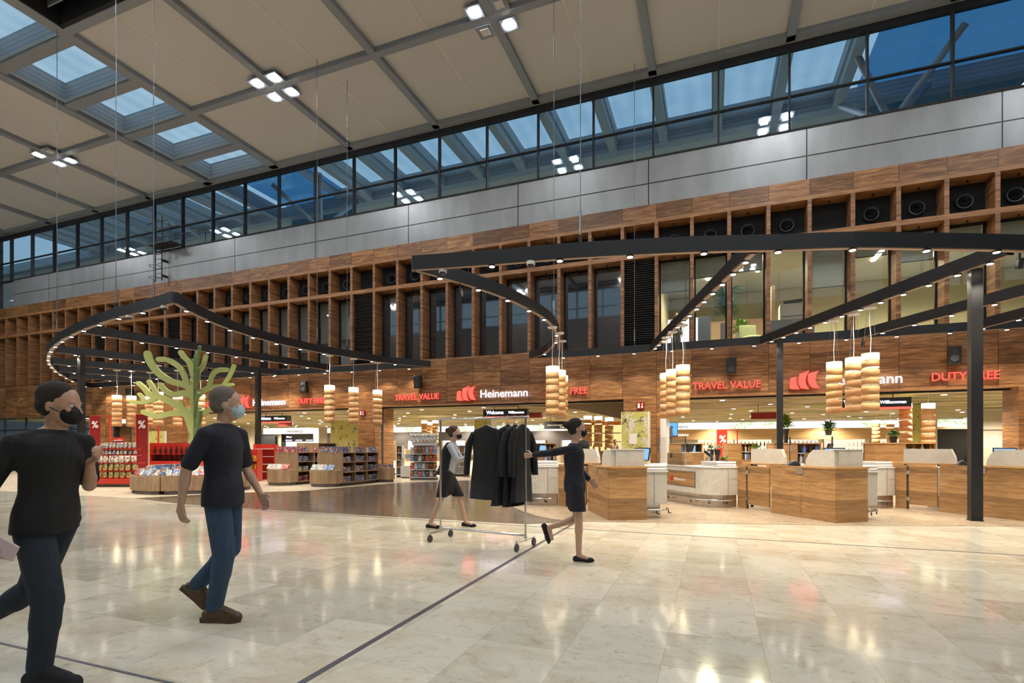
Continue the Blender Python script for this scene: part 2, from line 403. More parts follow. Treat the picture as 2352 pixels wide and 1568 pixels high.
ORD = ['first', 'second', 'third', 'fourth', 'fifth', 'sixth', 'seventh', 'eighth', 'ninth', 'tenth', 'eleventh', 'twelfth', 'thirteenth', 'fourteenth', 'fifteenth', 'sixteenth', 'seventeenth', 'eighteenth', 'nineteenth', 'twentieth']
def ordn(i, n, frm='left'):
    if i == 0: return frm+'most'
    if i == n-1: return ('right' if frm == 'left' else 'left')+'most'
    return ORD[i]+' from the '+frm if i < 20 else 'far'

def text(name, s, org, right, up, h, mat, parent=None, width=None, ext=.02, bold=0., porg=(0, 0, 0), both=True):
    cu = bpy.data.curves.new('t', 'FONT'); cu.body = s; cu.size = 1; cu.extrude = .001; cu.offset = bold; cu.resolution_u = 3
    o = bpy.data.objects.new('t', cu); COL.objects.link(o)
    me = bpy.data.meshes.new_from_object(o.evaluated_get(bpy.context.evaluated_depsgraph_get())); bpy.data.objects.remove(o)
    xs = [v.co.x for v in me.vertices]; x0, x1 = min(xs), max(xs)
    sc = h/.73; sx = width/(x1-x0) if width else sc
    right = Vector(right).normalized(); up = Vector(up).normalized(); nrm = right.cross(up)
    for v in me.vertices:
        v.co = Vector(org)+right*(v.co.x-x0)*sx+up*v.co.y*sc+nrm*(ext if v.co.z > 0 else 0)-Vector(porg)
    me.materials.clear(); me.materials.append(mat); me.name = name
    o = bpy.data.objects.new(name, me); COL.objects.link(o); o.parent = parent
    return o
def spot(name, loc, watt, cone=100, col=(1, .86, .68), r=.04, parent=None, aim=None, blend=.6):
    l = bpy.data.lights.new(name, 'SPOT'); l.energy = watt; l.spot_size = R(cone); l.spot_blend = blend; l.color = col; l.shadow_soft_size = r
    o = bpy.data.objects.new(name, l); COL.objects.link(o); o.location = loc
    if parent: o.parent = parent
    if aim is not None: o.rotation_euler = (Vector(aim)-Vector(loc)).to_track_quat('-Z', 'Y').to_euler()
    return o
def rect_sweep(mb, pts, w, z0, z1):
    P = [Vector((p[0], p[1])) for p in pts]; n = len(P); L = []; Rr = []
    for i in range(n):
        a = (P[i]-P[i-1]).normalized() if i else (P[1]-P[0]).normalized()
        b = (P[i+1]-P[i]).normalized() if i < n-1 else a
        t = (a+b).normalized(); nn = Vector((-t.y, t.x)); k = 1/max(.5, nn.dot(Vector((-a.y, a.x))))
        L.append(P[i]+nn*w/2*k); Rr.append(P[i]-nn*w/2*k)
    v = []
    for i in range(n): v += [(L[i].x, L[i].y, z0), (Rr[i].x, Rr[i].y, z0), (Rr[i].x, Rr[i].y, z1), (L[i].x, L[i].y, z1)]
    f = [(4*i+j, 4*i+(j+1) % 4, 4*i+4+(j+1) % 4, 4*i+4+j) for i in range(n-1) for j in range(4)]
    return mb.add(v, f+[(0, 1, 2, 3)[::-1], tuple(4*(n-1)+j for j in range(4))])
def smooth_path(pts, k=4):
    out = []; n = len(pts)
    for i in range(n-1):
        p0, p1, p2, p3 = (Vector(pts[max(i-1, 0)]), Vector(pts[i]), Vector(pts[i+1]), Vector(pts[min(i+2, n-1)]))
        for j in range(k):
            t = j/k; out.append(.5*((2*p1)+(p2-p0)*t+(2*p0-5*p1+4*p2-p3)*t*t+(3*p1-p0-3*p2+p3)*t**3))
    out.append(Vector(pts[-1])); return out
# ================================================================ floor
def poly_floor(name, pts, z, mat, label):
    mb = MB(); mb.prism([(p[0], p[1]) for p in pts], -.01 if z > 0 else -.3, z); return struct(name, mb, mat, label)
poly_floor('floor', [(-62, YR-.3), (34, YR-.3), (34, 42), (-62, 42)], 0, M['floor_main'], 'large hall floor of beige polished limestone tiles')
fl = lambda x, y: onZ(x, y, 0)
poly_floor('floor_shop', [(-60, 9.3), fl(310, 1144), fl(540, 1132), fl(700, 1127), fl(912, 1109), fl(1050, 1104), fl(1150, 1101), (33, 13.5), (33, 41), (-60, 41)], .003, M['floor_shop'], 'pale floor in and before the shops')
curve = [fl(*p) for p in ((1150, 1101), (1160, 1130), (1168, 1152), (1180, 1165), (1200, 1174), (1230, 1184), (1270, 1192), (1320, 1197.5))]
poly_floor('floor_dark', [fl(310, 1144), fl(540, 1132), fl(700, 1127), fl(912, 1109), fl(1050, 1104)]+curve+[fl(1210, 1203.5), fl(560, 1167), fl(420, 1157)], .005, M['floor_dark'], 'dark brown polished stone strip in the floor')
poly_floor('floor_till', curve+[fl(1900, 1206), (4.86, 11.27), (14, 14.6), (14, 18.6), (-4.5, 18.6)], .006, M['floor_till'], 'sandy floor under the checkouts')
def inlay(name, p, q, w, label):
    mb = MB(); rect_sweep(mb, [p, q], w, 0, .004); return struct(name, mb, M['inlay'], label)
M['inlay'] = pbr('grey steel floor inlay', (.20, .20, .23), .25, .6)
inlay('trim_1', (-2.21, 2.1), (-2.27, 9.1), .045, 'wide grey expansion strip running away across the floor')
inlay('trim_2', (-12, 8.33), (12, 8.33), .018, 'thin grey strip across the floor')
inlay('trim_3', (-12, 2.1), (12, 2.1), .018, 'thin grey strip across the near floor')

# ================================================================ ceiling and roof beams
cb = MB(); Z0 = 14.55
for x0, x1, y0, y1 in ((-62, -23.4, YR, D), (-14.9, 34, YR, D), (-19.1, -14.9, 10.3, D), (-62, 34, 23.7, 28)): cb.box(x0, x1, y0, y1, Z0, Z0+.3)
struct('ceiling', cb, M['ceil'], 'beige panelled hall ceiling')
tn = [4]
def trim(mb, mat, label):
    o = struct('trim_%d' % tn[0], mb, mat, label); tn[0] += 1; return o
sm = MB()
for k in range(-7, 15):
    x = BX(k)+2.153
    if -24 < x < -18: continue
    sm.box(x-.03, x+.03, YR if not -19 < x < -14.9 else 10.4, D, Z0-.012, Z0)
trim(sm, M['seam'], 'pale seams between the ceiling panels')
for k in range(-7, 15):
    w = .42 if k in (5, 6) else .26
    mb = MB(); mb.box(BX(k)-w/2, BX(k)+w/2, YR, D-.1, 14.38, 14.7); trim(mb, M['grey_beam'], 'grey roof beam running towards the timber front')
for i in range(5):
    y = 14.65-4.306*i
    for x0, x1 in ((-62, -23.5), (-19, 34)):
        mb = MB(); mb.box(x0, x1, y-.13, y+.13, 14.37, 14.69); trim(mb, M['grey_beam'], 'grey roof beam parallel to the timber front')
mb = MB(); mb.box(-62, 34, D-.35, D-.02, 14.38, 14.75); trim(mb, M['grey_beam'], 'grey edge beam of the hall ceiling')
mb = MB(); mb.box(-62, 34, 23.3, 23.75, 14.38, 15.0); trim(mb, M['slats'], 'roof beam behind the clerestory glass')
wn = [1]
def skylight(x0, x1, y0, y1, zb, zt, t=.2):
    i = wn[0]; wn[0] += 1
    p = MB(); p.box(x0, x1, y0, y1, zt, zt+.03); pane = struct('window_%d' % i, p, M['skyglass'], 'frosted pane of a roof light')
    f = MB()
    f.box(x0-t, x0, y0-t, y1+t, zb, zt+.05); f.box(x1, x1+t, y0-t, y1+t, zb, zt+.05); f.box(x0, x1, y0-t, y0, zb, zt+.05); f.box(x0, x1, y1, y1+t, zb, zt+.05)
    f.build('skylight_frame', M['slats'], pane)
for i in range(-1, 10):
    yc = 17.05-2.15*i
    if yc-.3 < YR: continue
    y0, y1 = yc+.25, yc+1.9
    if y1 > D: y1 = D-.4
    skylight(-23.1, -19.4, y0, y1, 14.5, 15.15, .1)
    mb = MB(); mb.box(-23.35, -19.15, yc-.20, yc+.20, 14.42, 14.8); trim(mb, M['grey_beam'], 'grey cross beam between two roof lights')
# dark air outlet with fins at the top left
mb = MB(); mb.box(-19.1, -14.9, YR, 10.3, 15.4, 15.5); mb.box(-19.1, -14.9, 10.1, 10.3, 14.4, 15.4); mb.box(-19.1, -18.95, YR, 10.3, 14.4, 15.4)
trim(mb, M['blackmatt'], 'dark box of the ceiling air outlet')
for i in range(10):
    mb = MB(); mb.box(-18.9, -15.0, 9.75-.42*i, 9.79-.42*i, 14.7, 15.1); trim(mb, M['grey_beam'], 'grey fin in the ceiling air outlet')
# roof lights behind the clerestory
for j in range(-1, 21):
    xa = 2.325+2.153*1-2.153*j
    if -23.2 < xa-1 < -18.5 or xa > 5: continue
    mb = MB(); mb.box(xa-.17, xa+.17, D+.2, 23.3, 14.38, 15.1); trim(mb, M['slats'], 'deep slatted roof beam behind the clerestory')
    skylight(xa-2.153+.22, xa-.22, D+.45, 23.0, 14.75, 15.15, .05)
# ceiling light clusters
def lampcluster(x, y, lit, label, real=True):
    t = thing('ceiling_light', label, 'ceiling light', (x, y, 14.55), 0, 'square lamp clusters under the hall ceiling')
    for q, (sx, sy) in enumerate(((1, 1), (-1, 1), (-1, -1), (1, -1))):
        h = MB(); h.obox((sx*.40, sy*.40, -.17), (.5, .5, .05)); h.obox((sx*.40, sy*.40, -.08), (.12, .12, .14)); o = h.build('lamp_housing', M['grey_beam'], t)
        l = MB(); l.obox((sx*.40, sy*.40, -.20), (.27, .27, .02)); l.build('lamp_lens', M['lamp_cold'] if lit[q] else M['white'], o)
    return t
names = {(2, 0): 'ceiling lamp cluster with two lit and two dark squares at the top of the picture', (4, 0): 'ceiling lamp cluster with four lit squares above the timber front', (7, 0): 'ceiling lamp cluster with three lit squares left of the roof lights'}
for k in (2, 4, 7, 0, 9, -2):
    for i in range(3):
        lit = (1, 1, 1, 1)
        if (k, i) == (2, 0): lit = (1, 0, 1, 0)
        if (k, i) == (7, 0): lit = (1, 1, 1, 0)
        lampcluster(BX(k), 14.65-8.61*i, lit, names.get((k, i), 'ceiling lamp cluster over the hall behind the viewpoint, column %d row %d' % (k+3, i)))
for k, w in ((0, 'rightmost'), (2, 'second from the right'), (4, 'third from the right'), (7, 'fourth from the right'), (9, 'leftmost')):
    o = lampcluster(BX(k), 23.53, (1, 1, 1, 1), 'lamp cluster seen through the clerestory glass, '+w); o['group'] = 'lamp clusters behind the clerestory glass'

# ================================================================ upper facade: clerestory and grey band
mb = MB(); mb.box(-40.4, 13, D+.02, D+.3, 9.90, 11.55); struct('wall_front_upper', mb, M['fascia'], 'grey metal fascia band above the timber front')
for j in range(-5, 21):
    xa = 2.325-2.153*j
    g = MB(); g.box(xa-2.153, xa, D+.1, D+.115, 11.55, 14.38)
    i = wn[0]; wn[0] += 1
    pane = struct('window_%d' % i, g, M['glass_hi'], 'clerestory window bay')
    f = MB(); f.box(xa-.028, xa+.028, D+.02, D+.2, 11.55, 14.3); f.box(xa-2.153, xa, D+.04, D+.17, 12.70, 12.74); f.box(xa-2.153, xa, D+.0, D+.2, 14.2, 14.42); f.box(xa-2.153, xa, D+.0, D+.2, 11.53, 11.6)
    f.build('window_frame', M['blackmatt'], pane)
for x0, x1 in ((5.2, 34), (-23.1, -18.7)):
    mb = MB(); mb.box(x0, x1, 24.0, 24.03, 9, 15); mb.box(x0, x1, D+.3, 24, 15.2, 15.23); i = wn[0]; wn[0] += 1; struct('window_%d' % i, mb, M['sky_tint'], 'added blue sheets that darken the sky beyond the clerestory')  # tinted sheets added to darken the sky seen through these bays
# steel column with struts behind the glass at the right and in the dark bay at the left
for (x, lab) in ((5.9, 'right'), (-19.4, 'left')):
    mb = MB(); mb.cyl((x, 22.2, 9), (x, 22.2, 13.0), .28, n=16)
    for dx, dy in ((-1.5, -1.8), (1.5, -1.8), (-1.5, 1.2), (1.5, 1.2)): mb.cyl((x, 22.2, 12.8), (x+dx, 22.2+dy, 14.6), .11)
    tag(mb.build('roof_column', M['grey_beam']), 'grey branching roof column behind the clerestory glass, %s one' % lab, 'column')
# rear and side enclosure of the hall
mb = MB(); mb.box(-62, 34, YR-.3, YR, 0, 11.9); mb.box(-62, 34, YR-.3, YR, 14.2, 15)
for j in range(-14, 31): mb.box(2.325-2.153*j-.05, 2.325-2.153*j+.05, YR-.2, YR, 11.9, 14.2)
mb.box(-62, 34, YR-.2, YR-.05, 12.72, 12.78)
M['wallgrey'] = pbr('grey hall wall', (.22, .21, .20), .7)
struct('wall_rear', mb, M['wallgrey'], 'grey rear wall of the hall with a window band')
mb = MB(); mb.box(-62.3, -62, YR-.3, 42, 0, 15); struct('wall_left', mb, M['wallgrey'], 'left end wall')
mb = MB(); mb.box(34, 34.3, YR-.3, 42, 0, 15); struct('wall_right', mb, M['wallgrey'], 'right end wall')
mb = MB(); mb.box(-60, -42.5, D+.3, D+.5, 3.06, 14.4); struct('wall_front_far', mb, M['blackmatt'], 'dark glazed wall left of the timber front')

# ================================================================ timber facade
XL, XR = NX(-2), NX(45)
mb = MB(); mb.box(XL, XR, D, D+.65, 9.37, 9.90); struct('wall_front_top', mb, M['clad_top'], 'top band of walnut boards')
mb = MB(); mb.box(XL, XR, D-.004, D+.65, 9.24, 9.37); trim(mb, M['soffit'], 'walnut board over the upper niches')
mb = MB(); mb.box(XL, XR, D-.004, D+.65, 8.04, 8.20); trim(mb, M['soffit'], 'walnut board between the niche rows')
mb = MB(); mb.box(XL, XR, D+.60, D+.7, 8.2, 9.24); trim(mb, M['blackmatt'], 'black back of the upper niches')
OPS = [(-25.7, -14.6), (-13.72, -3.02), (-1.75, 8.12), (9.3, 13.)]
DR = (onY(262, 1000, D)[0], onY(302, 1000, D)[0]); XG = onY(206, 1000, D)[0]
mb = MB(); mb.box(XL, XR, D, D+.4, 3.06, 4.94)
mb.box(XG, DR[0], D, D+.4, 0, 3.06); mb.box(DR[0], DR[1], D, D+.4, 2.45, 3.06); mb.box(DR[1], -25.7, D, D+.4, 0, 3.06)
mb.box(-14.6, -13.72, D, D+1.42, 0, 3.06); mb.box(-3.02, -1.75, D, D+.9, 0, 3.06); mb.box(8.12, 9.3, D, D+.9, 0, 3.06)
struct('wall_front', mb, M['clad'], 'walnut clad wall over and between the shop openings')
mb = MB(); mb.box(-13.74, -13.70, D+.5, D+.6, 0, 3.06); mb.box(-13.75, -13.6, D-.0, D+1.44, 0, .07); trim(mb, M['blackmatt'], 'black shutter rail in the pier reveal')
mb = MB(); mb.box(-1.75, -1.55, D+.1, D+1.6, 0, 3.06); trim(mb, M['white'], 'pale reveal of the right shop opening')
for x0, x1 in OPS:
    mb = MB(); mb.box(x0, x1, D+.45, D+.62, 2.98, 3.2); trim(mb, M['blackmatt'], 'black shutter box over a shop opening')
    mb = MB(); mb.box(x0, x1, D-.02, D+.40, 3.03, 3.06); trim(mb, M['soffit'], 'timber soffit over a shop opening')
# fins
for n in range(-2, 46):
    mb = MB(); mb.box(NX(n)-.06, NX(n)+.06, D-.002, D+.65, 4.90, 8.04); mb.box(NX(n)-.06, NX(n)+.06, D-.002, D+.65, 8.2, 9.24)
    trim(mb, M['fin'], 'walnut fin between two niches')
mb = MB(); mb.box(XL, XR, D-.003, D+.65, 4.88, 4.94); trim(mb, M['soffit'], 'walnut sill below the niches')
LOUV = (7, 12, 22, 32)
lv = [0]
for n in range(-2, 45):
    x0, x1 = NX(n)+.06, NX(n+1)-.06
    if n in LOUV:
        mb = MB()
        for i in range(38): mb.obox(((x0+x1)/2, D+.16, 4.98+i*.081), (x1-x0, .09, .012), rx=.6)
        o = mb.build('louvre_panel', M['graphite']); b = MB(); b.box(x0, x1, D+.24, D+.3, 4.94, 8.04); b.build('backing_panel', M['blackmatt'], o)
        tag(o, 'black horizontal louvre panel in the timber front, %s' % ordn(lv[0], 4), 'louvre', 'louvre panels in the timber front'); lv[0] += 1; continue
    i = wn[0]; wn[0] += 1
    lit = n >= 33 or 14 <= n <= 21
    g = MB(); g.box(x0, x1, D+.58, D+.6, 4.94, 8.04)
    pane = struct('window_%d' % i, g, M['glass'] if lit else M['glass_unlit'], 'tall window in the timber front')
    f = MB()
    for a, b in ((x0, x0+.05), (x1-.05, x1)): f.box(a, b, D+.55, D+.64, 4.94, 8.04)
    f.box(x0, x1, D+.55, D+.64, 4.94, 5.0); f.box(x0, x1, D+.55, D+.64, 7.97, 8.04)
    f.build('window_frame', M['blackmatt'], pane)
# air nozzles of the upper niches
noz = thing('air_nozzle', 'x', 'air nozzle', (0, D+.5, 8.68), 0, 'round air nozzles in the upper niches')
mb = MB(); mb.tube([(.2*math.cos(2*PI*i/24), -.03, .2*math.sin(2*PI*i/24)) for i in range(25)], .028, 8); mb.build('nozzle_ring', M['graphite'], noz)
mb = MB(); mb.cyl((0, .1, 0), (0, -.05, 0), .19, .12, 20, False); mb.cyl((0, -.05, 0), (0, .05, 0), .12, .06, 20, False); mb.build('nozzle_cone', M['black'], noz)
seal(noz); cl = [n for n in range(15, 44) if n not in (22, 32, 37)]
for q, n in enumerate(cl):
    x = (NX(n)+NX(n+1))/2; lab = 'round black air nozzle in an upper niche, %s' % (ordn(q, len(cl)) if q < 20 else ordn(len(cl)-1-q, len(cl), 'right'))
    if q == 0: noz.location.x = x; noz['label'] = lab
    else: dup(noz, (x, D+.5, 8.68), 0, lab)
# small black sprinklers under the niche boards are part of the boards
mb = MB()
for n in range(12, 44):
    x = (NX(n)+NX(n+1))/2
    for z in (9.24, 8.04): mb.cyl((x, D+.3, z), (x, D+.3, z-.06), .02, n=6); mb.cyl((x, D+.3, z-.06), (x, D+.3, z-.065), .045, n=8)
trim(mb, M['black'], 'small black sprinkler heads under the niche boards')

# ================================================================ offices behind the niches
M['officewall'] = pbr('cream office wall', (.52, .47, .30), .7); M['officeceil'] = pbr('office ceiling', (.62, .6, .48), .7); 
def blind_mat():
    a = N('grey translucent roller blind'); a.b.inputs['Base Color'].default_value = (.5, .5, .48, 1); a.b.inputs['Roughness'].default_value = .9
    tl = a.new('ShaderNodeBsdfTranslucent'); tl.inputs[0].default_value = (.5, .5, .47, 1); mx = a.new('ShaderNodeMixShader'); mx.inputs[0].default_value = .55
    a.l(a.b.outputs[0], mx.inputs[1]); a.l(tl.outputs[0], mx.inputs[2]); a.l(mx.outputs[0], a.out.inputs[0]); return a.m
M['blind'] = blind_mat()
def room(x0, x1, y0, y1, z0, z1, wall, label):
    mb = MB(); mb.box(x0, x1, y1, y1+.1, z0, z1); mb.box(x0-.1, x0, y0, y1, z0, z1); mb.box(x1, x1+.1, y0, y1, z0, z1)
    struct('wall_office', mb, wall, label)
    mb = MB(); mb.box(x0, x1, y0, y1, z1, z1+.1); struct('ceiling_office', mb, M['officeceil'], 'office ceiling'); mb = MB(); mb.box(x0, x1, y0, y1, z0-.1, z0); struct('floor_office', mb, M['wallgrey'], 'office floor')
room(NX(33), 12.4, D+.7, D+6, 4.85, 8.06, M['officewall'], 'cream walls of the lit office')
room(NX(14), NX(22), D+.7, D+5, 4.85, 8.06, M['wallgrey'], 'grey walls of the dim office')
mb = MB(); mb.box(NX(36)+.3, NX(36)+.42, D+2.2, D+6, 4.85, 7.2); mb.box(NX(34), NX(36)+.3, D+5.2, D+5.3, 4.85, 6.7)
M['tan'] = pbr('tan partition', (.32, .2, .11), .6)
struct('wall_partition', mb, M['tan'], 'tan partition in the lit office')
for q, (x, y) in enumerate(((-.2, 2.6), (1.6, 2.2), (3.4, 2.6), (5.4, 2.4), (7.2, 2.6), (9.5, 2.4))):
    mb = MB(); mb.box(x-.06, x+.06, D+y-.9, D+y+.9, 8.01, 8.06)
    tag(mb.build('office_ceiling_lamp', emis('office lamp %d' % q, (1, .95, .75), 9)), 'long ceiling lamp in the lit office, %s' % ordn(q, 6), 'lamp', 'long lamps in the lit office')
    spot('office_spot', (x, D+y, 7.95), 560, 160, (1, .9, .62), .3)
spot('office_spot', (-20, D+3, 7.9), 160, 150, (.9, .93, 1), .3)
nb = [0]
for n, z in ((14, 5.2), (15, 6.3), (16, 6.4), (17, 5.9), (18, 5.6), (19, 5.75), (20, 6.1), (21, 6.2), (33, 6.9), (34, 7.3), (35, 7.35), (37, 6.55), (38, 7.4), (39, 7.1), (40, 7.5), (41, 7.35)):
    mb = MB(); mb.box(NX(n)+.12, NX(n+1)-.12, D+.66, D+.67, z, 8.0); o = mb.build('roller_blind', M['blind']); b = MB(); b.cyl((NX(n)+.12, D+.665, z), (NX(n+1)-.12, D+.665, z), .015, n=6); b.build('bottom_bar', M['graphite'], o)
    tag(o, 'grey roller blind pulled part way in an office window, %s' % (ordn(nb[0], 16) if nb[0] < 20 else ''), 'blind', 'grey roller blinds in the office windows'); nb[0] += 1
# ================================================================ canopies
def canopy(label, outlines, crosses, lamps, nlight, post, watt=100):
    base = post[0]
    t = thing('canopy', label, 'canopy', (base[0], base[1], 0)); og = (base[0], base[1], 0)
    for pts in outlines+crosses:
        mb = MB(); rect_sweep(mb, pts, .13, 4.535, 4.78); b = mb.build('beam', M['black'], t, og)
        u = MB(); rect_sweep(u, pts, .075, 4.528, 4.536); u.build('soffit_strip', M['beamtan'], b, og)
    for x, y in post:
        mb = MB(); mb.box(x-.085, x+.085, y-.085, y+.085, .006, 4.54); mb.box(x-.095, x+.095, y-.095, y+.095, .006, .02); mb.build('post', M['black'], t, og)
    for i, (x, y) in enumerate(lamps):
        if i < 100:
            mb = MB(); mb.cyl((x, y, 4.535), (x, y, 4.505), .062, .06, 12); r = mb.build('downlight', M['black'], t, og)
            mb = MB(); mb.cyl((x, y, 4.504), (x, y, 4.498), .046, n=10); mb.build('lens', M['spot'], r, og)
        if i % nlight == 0: spot('canopy_spot', (x-og[0], y-og[1], 4.47), watt, 112, parent=t)
    return t
def along(pts, step, start=.3):
    out = []; d = start; acc = 0
    for i in range(len(pts)-1):
        a, b = Vector(pts[i][:2]), Vector(pts[i+1][:2]); L = (b-a).length
        while d <= acc+L: out.append(tuple(a+(b-a)*((d-acc)/L))); d += step
        acc += L
    return out
q = lambda L: [tuple(onZ(*p, 4.53)[:2]) for p in L]
c1r = q([(401, 696), (428, 712), (476, 736), (527.5, 756.4), (581, 773.8), (635, 788), (690, 800.7), (744, 811.4), (853.6, 828.6), (907.5, 835.7), (988, 843)])
c1l = q([(401, 696), (328, 716.4), (273, 730), (228.6, 744.8), (192.5, 758), (164, 771.6), (142.9, 783), (127, 795), (117, 806), (112.5, 816), (111, 826), (113, 835), (118.8, 843), (127, 851.8), (138.6, 859.6), (151.8, 867.5), (166.4, 875), (180.7, 882), (196, 887), (210.7, 890.5)])
c1b = [c1l[-1], (-19.9, 18.3), (-14.1, 18.5), c1r[-1]]
c1x = [[(-16.64, 9.43), (-15.2, 17.9)], [(-20.99, 11.1), (-18.4, 18.2)], [(-24.1, 12.6), (-21.3, 18.3)], [(-26.3, 14.0), (-24.1, 18.35)], [(-28.3, 15.5), (-26.8, 18.45)]]
c2f = q([(949.5, 621), (1130, 609), (1285.7, 596), (1447, 587), (1616.7, 579.5), (1787, 576), (1958, 571), (2128, 573), (2289, 576)])
c2f = c2f+[(5.4, 11.35), (6.6, 12.3), (7.6, 13.4), (8.6, 15.2), (9.2, 18.1)]
c2c = q([(949.5, 621), (1010.6, 637), (1098.5, 663.5), (1166, 688), (1215, 711.6), (1249.7, 732), (1270, 751), (1278.6, 768.6), (1277, 785), (1251, 812), (1219, 823)])
c2b = [c2c[-1], (-4.6, 18.3), (-1.46, 18.25), (3.7, 18.14), (9.2, 18.1)]
c2x = [[(.62, 9.5), (-1.93, 18.15)], [(4.62, 11.1), (1.45, 18.1)], [(6.5, 12.4), (6.25, 14.1), (4.1, 18.05)], [(8.1, 14.4), (6.7, 18.05)]]
for L in (c1r, c1l, c2c): L[0] = (L[0][0], L[0][1])
sp = lambda L, k=4: [tuple(v) for v in smooth_path(L, k)]
p1 = [(onD(187, 900, 18.4).x, onD(187, 900, 18.4).y), (onD(593, 900, 22.4).x, onD(593, 900, 22.4).y)]
p2 = [(4.42, 11.82), tuple(onD(1791, 900, 15.9)[:2])]
l1 = c1r[1:-1]+c1l[1:-1]+sum([along(x, 1.0, .5) for x in c1x], [])+along(c1b, 1.4, .8)
l2 = c2c[1:-1]+c2f[1:]+along(c2x[0], .62, .35)+along(c2x[1], .62, .35)+along(c2x[2], 1.0, .5)+along(c2x[3], 1.0, .6)+along(c2b, 1.25, 1.2)
canopy('leaf-shaped black canopy frame with downlights over the green tree', [sp(c1r), sp(c1l), c1b], c1x, l1, 1, p1, 85)
canopy('leaf-shaped black canopy frame with downlights over the checkouts', [sp(c2f), sp(c2c), c2b], c2x, l2, 1, p2)
# hanging cables
for q_, (px, py, z1) in enumerate(((131, 790, 1), (266.5, 731, 1), (353, 719, 1), (728.5, 808, 1), (797.5, 820, 1), (1272, 757, 1), (1333, 592, 1), (1459, 812, 0))):
    v = onZ(px, py, 4.53)
    if q_ == 7: v.y = 18.25
    lab = 'thin steel cable holding up a black canopy, %s' % ordn(q_, 8)
    t = thing('hanging_cable', lab, 'cable', (v.x, v.y, 4.78), 0, 'steel cables of the canopies')
    mb = MB(); mb.cyl((0, 0, .5), (0, 0, 9.7), .009, n=6); mb.build('cable', M['cable'], t)
    mb = MB(); mb.cyl((0, 0, .12), (0, 0, .55), .022, n=8); mb.build('turnbuckle', M['chrome'], t)
    mb = MB(); mb.box(-.02, .02, -.035, .035, -.03, .13); mb.build('bracket', M['graphite'], t)
# security cameras under the canopies
for q_, (px, py) in enumerate(((1017, 618), (1219, 600), (378, 702), (297, 724))):
    v = onZ(px, py, 4.53); mb = MB(); mb.cyl((v.x, v.y, 4.527), (v.x, v.y, 4.47), .075, n=14); o = mb.build('dome_camera', M['white']); b = MB(); b.ell((v.x, v.y, 4.47), (.055, .055, .055)); b.build('lens_dome', M['graphite'], o)
    tag(o, 'white dome camera under a black canopy beam, %s' % ('right of the front tip', 'beside the second lamp of the right canopy', 'nearest the tip of the left canopy', 'farther along the left canopy')[q_], 'camera', 'dome cameras under the canopies')
for q_, (px, py) in enumerate(((1057, 655), (2342, 585), (1982, 780))):
    v = onZ(px, py-4, 4.53); t = MB(); t.cyl((v.x, v.y, 4.527), (v.x, v.y, 4.42), .015); t.obox((v.x, v.y, 4.36), (.07, .1, .17), rx=.3)
    tag(t.build('bullet_camera', M['black']), 'small black camera hanging under the right canopy, %s' % ('near its front tip', 'at its right end', 'by the lamp trio at the right')[q_], 'camera')

# ================================================================ pendant lamps
pend = thing('pendant_lamp', 'x', 'lamp', (0, 0, 0), 0, 'wooden spiral pendant lamps')
TOP, RR = 3.46, .175
mb = MB(); mb.cyl((0, 0, 4.52), (0, 0, 4.49), .13, n=20); mb.build('ceiling_rose', M['white'], pend)
mb = MB(); mb.tube([(0, 0, 4.49), (.01, 0, 4.1), (-.015, 0, 3.8), (0, 0, TOP+.02)], .008, 6); mb.build('cord', M['cordw'], pend)
for a in (0, 2.1, 4.2):
    mb = MB(); mb.cyl((.05*math.cos(a), .05*math.sin(a), 4.49), (.16*math.cos(a), .16*math.sin(a), TOP+.03), .003, n=5); mb.build('suspension_wire', M['cable'], pend)
def ring(mb, z, r, h, tilt, az, t=.004, n=28):
    m = Matrix.Translation((0, 0, z)) @ Matrix.Rotation(az, 4, 'Z') @ Matrix.Rotation(tilt, 4, 'X')
    v = [m @ Vector((rr*math.cos(2*PI*i/n), rr*math.sin(2*PI*i/n), zz)) for rr, zz in ((r, -h/2), (r, h/2), (r-t, h/2), (r-t, -h/2)) for i in range(n)]
    return v, [(a*n+i, a*n+(i+1) % n, ((a+1) % 4)*n+(i+1) % n, ((a+1) % 4)*n+i) for a in range(4) for i in range(n)]
mb = MB(); v, f = ring(mb, TOP-.075, RR, .15, 0, 0); mb.add(v, f, True); mb.cyl((0, 0, TOP-.01), (0, 0, TOP-.02), RR-.005, n=24); mb.build('glowing_shade', M['shade_glow'], pend)
M['shade_in'] = pbr('white shade lining', (.85, .8, .7), .6)
for i in range(6):
    mb = MB(); v, f = ring(mb, TOP-.245-i*.195, RR+.004*(i % 2), .178, (.11, -.10, .12, -.09, .11, -.02)[i], (.3, .9, -.4, .5, -.2, 0)[i]); o0 = len(f)
    mb.add(v, f, True); n_ = 28; mb.mi = [1 if 2*n_ <= j < 3*n_ else 0 for j in range(len(mb.f))]
    mb.build('shade_ring', [M['veneer'], M['shade_in']], pend)
mb = MB(); mb.cyl((0, 0, TOP-.1), (0, 0, TOP-1.25), .012, n=6); mb.build('inner_rod', M['chrome'], pend)
seal(pend)
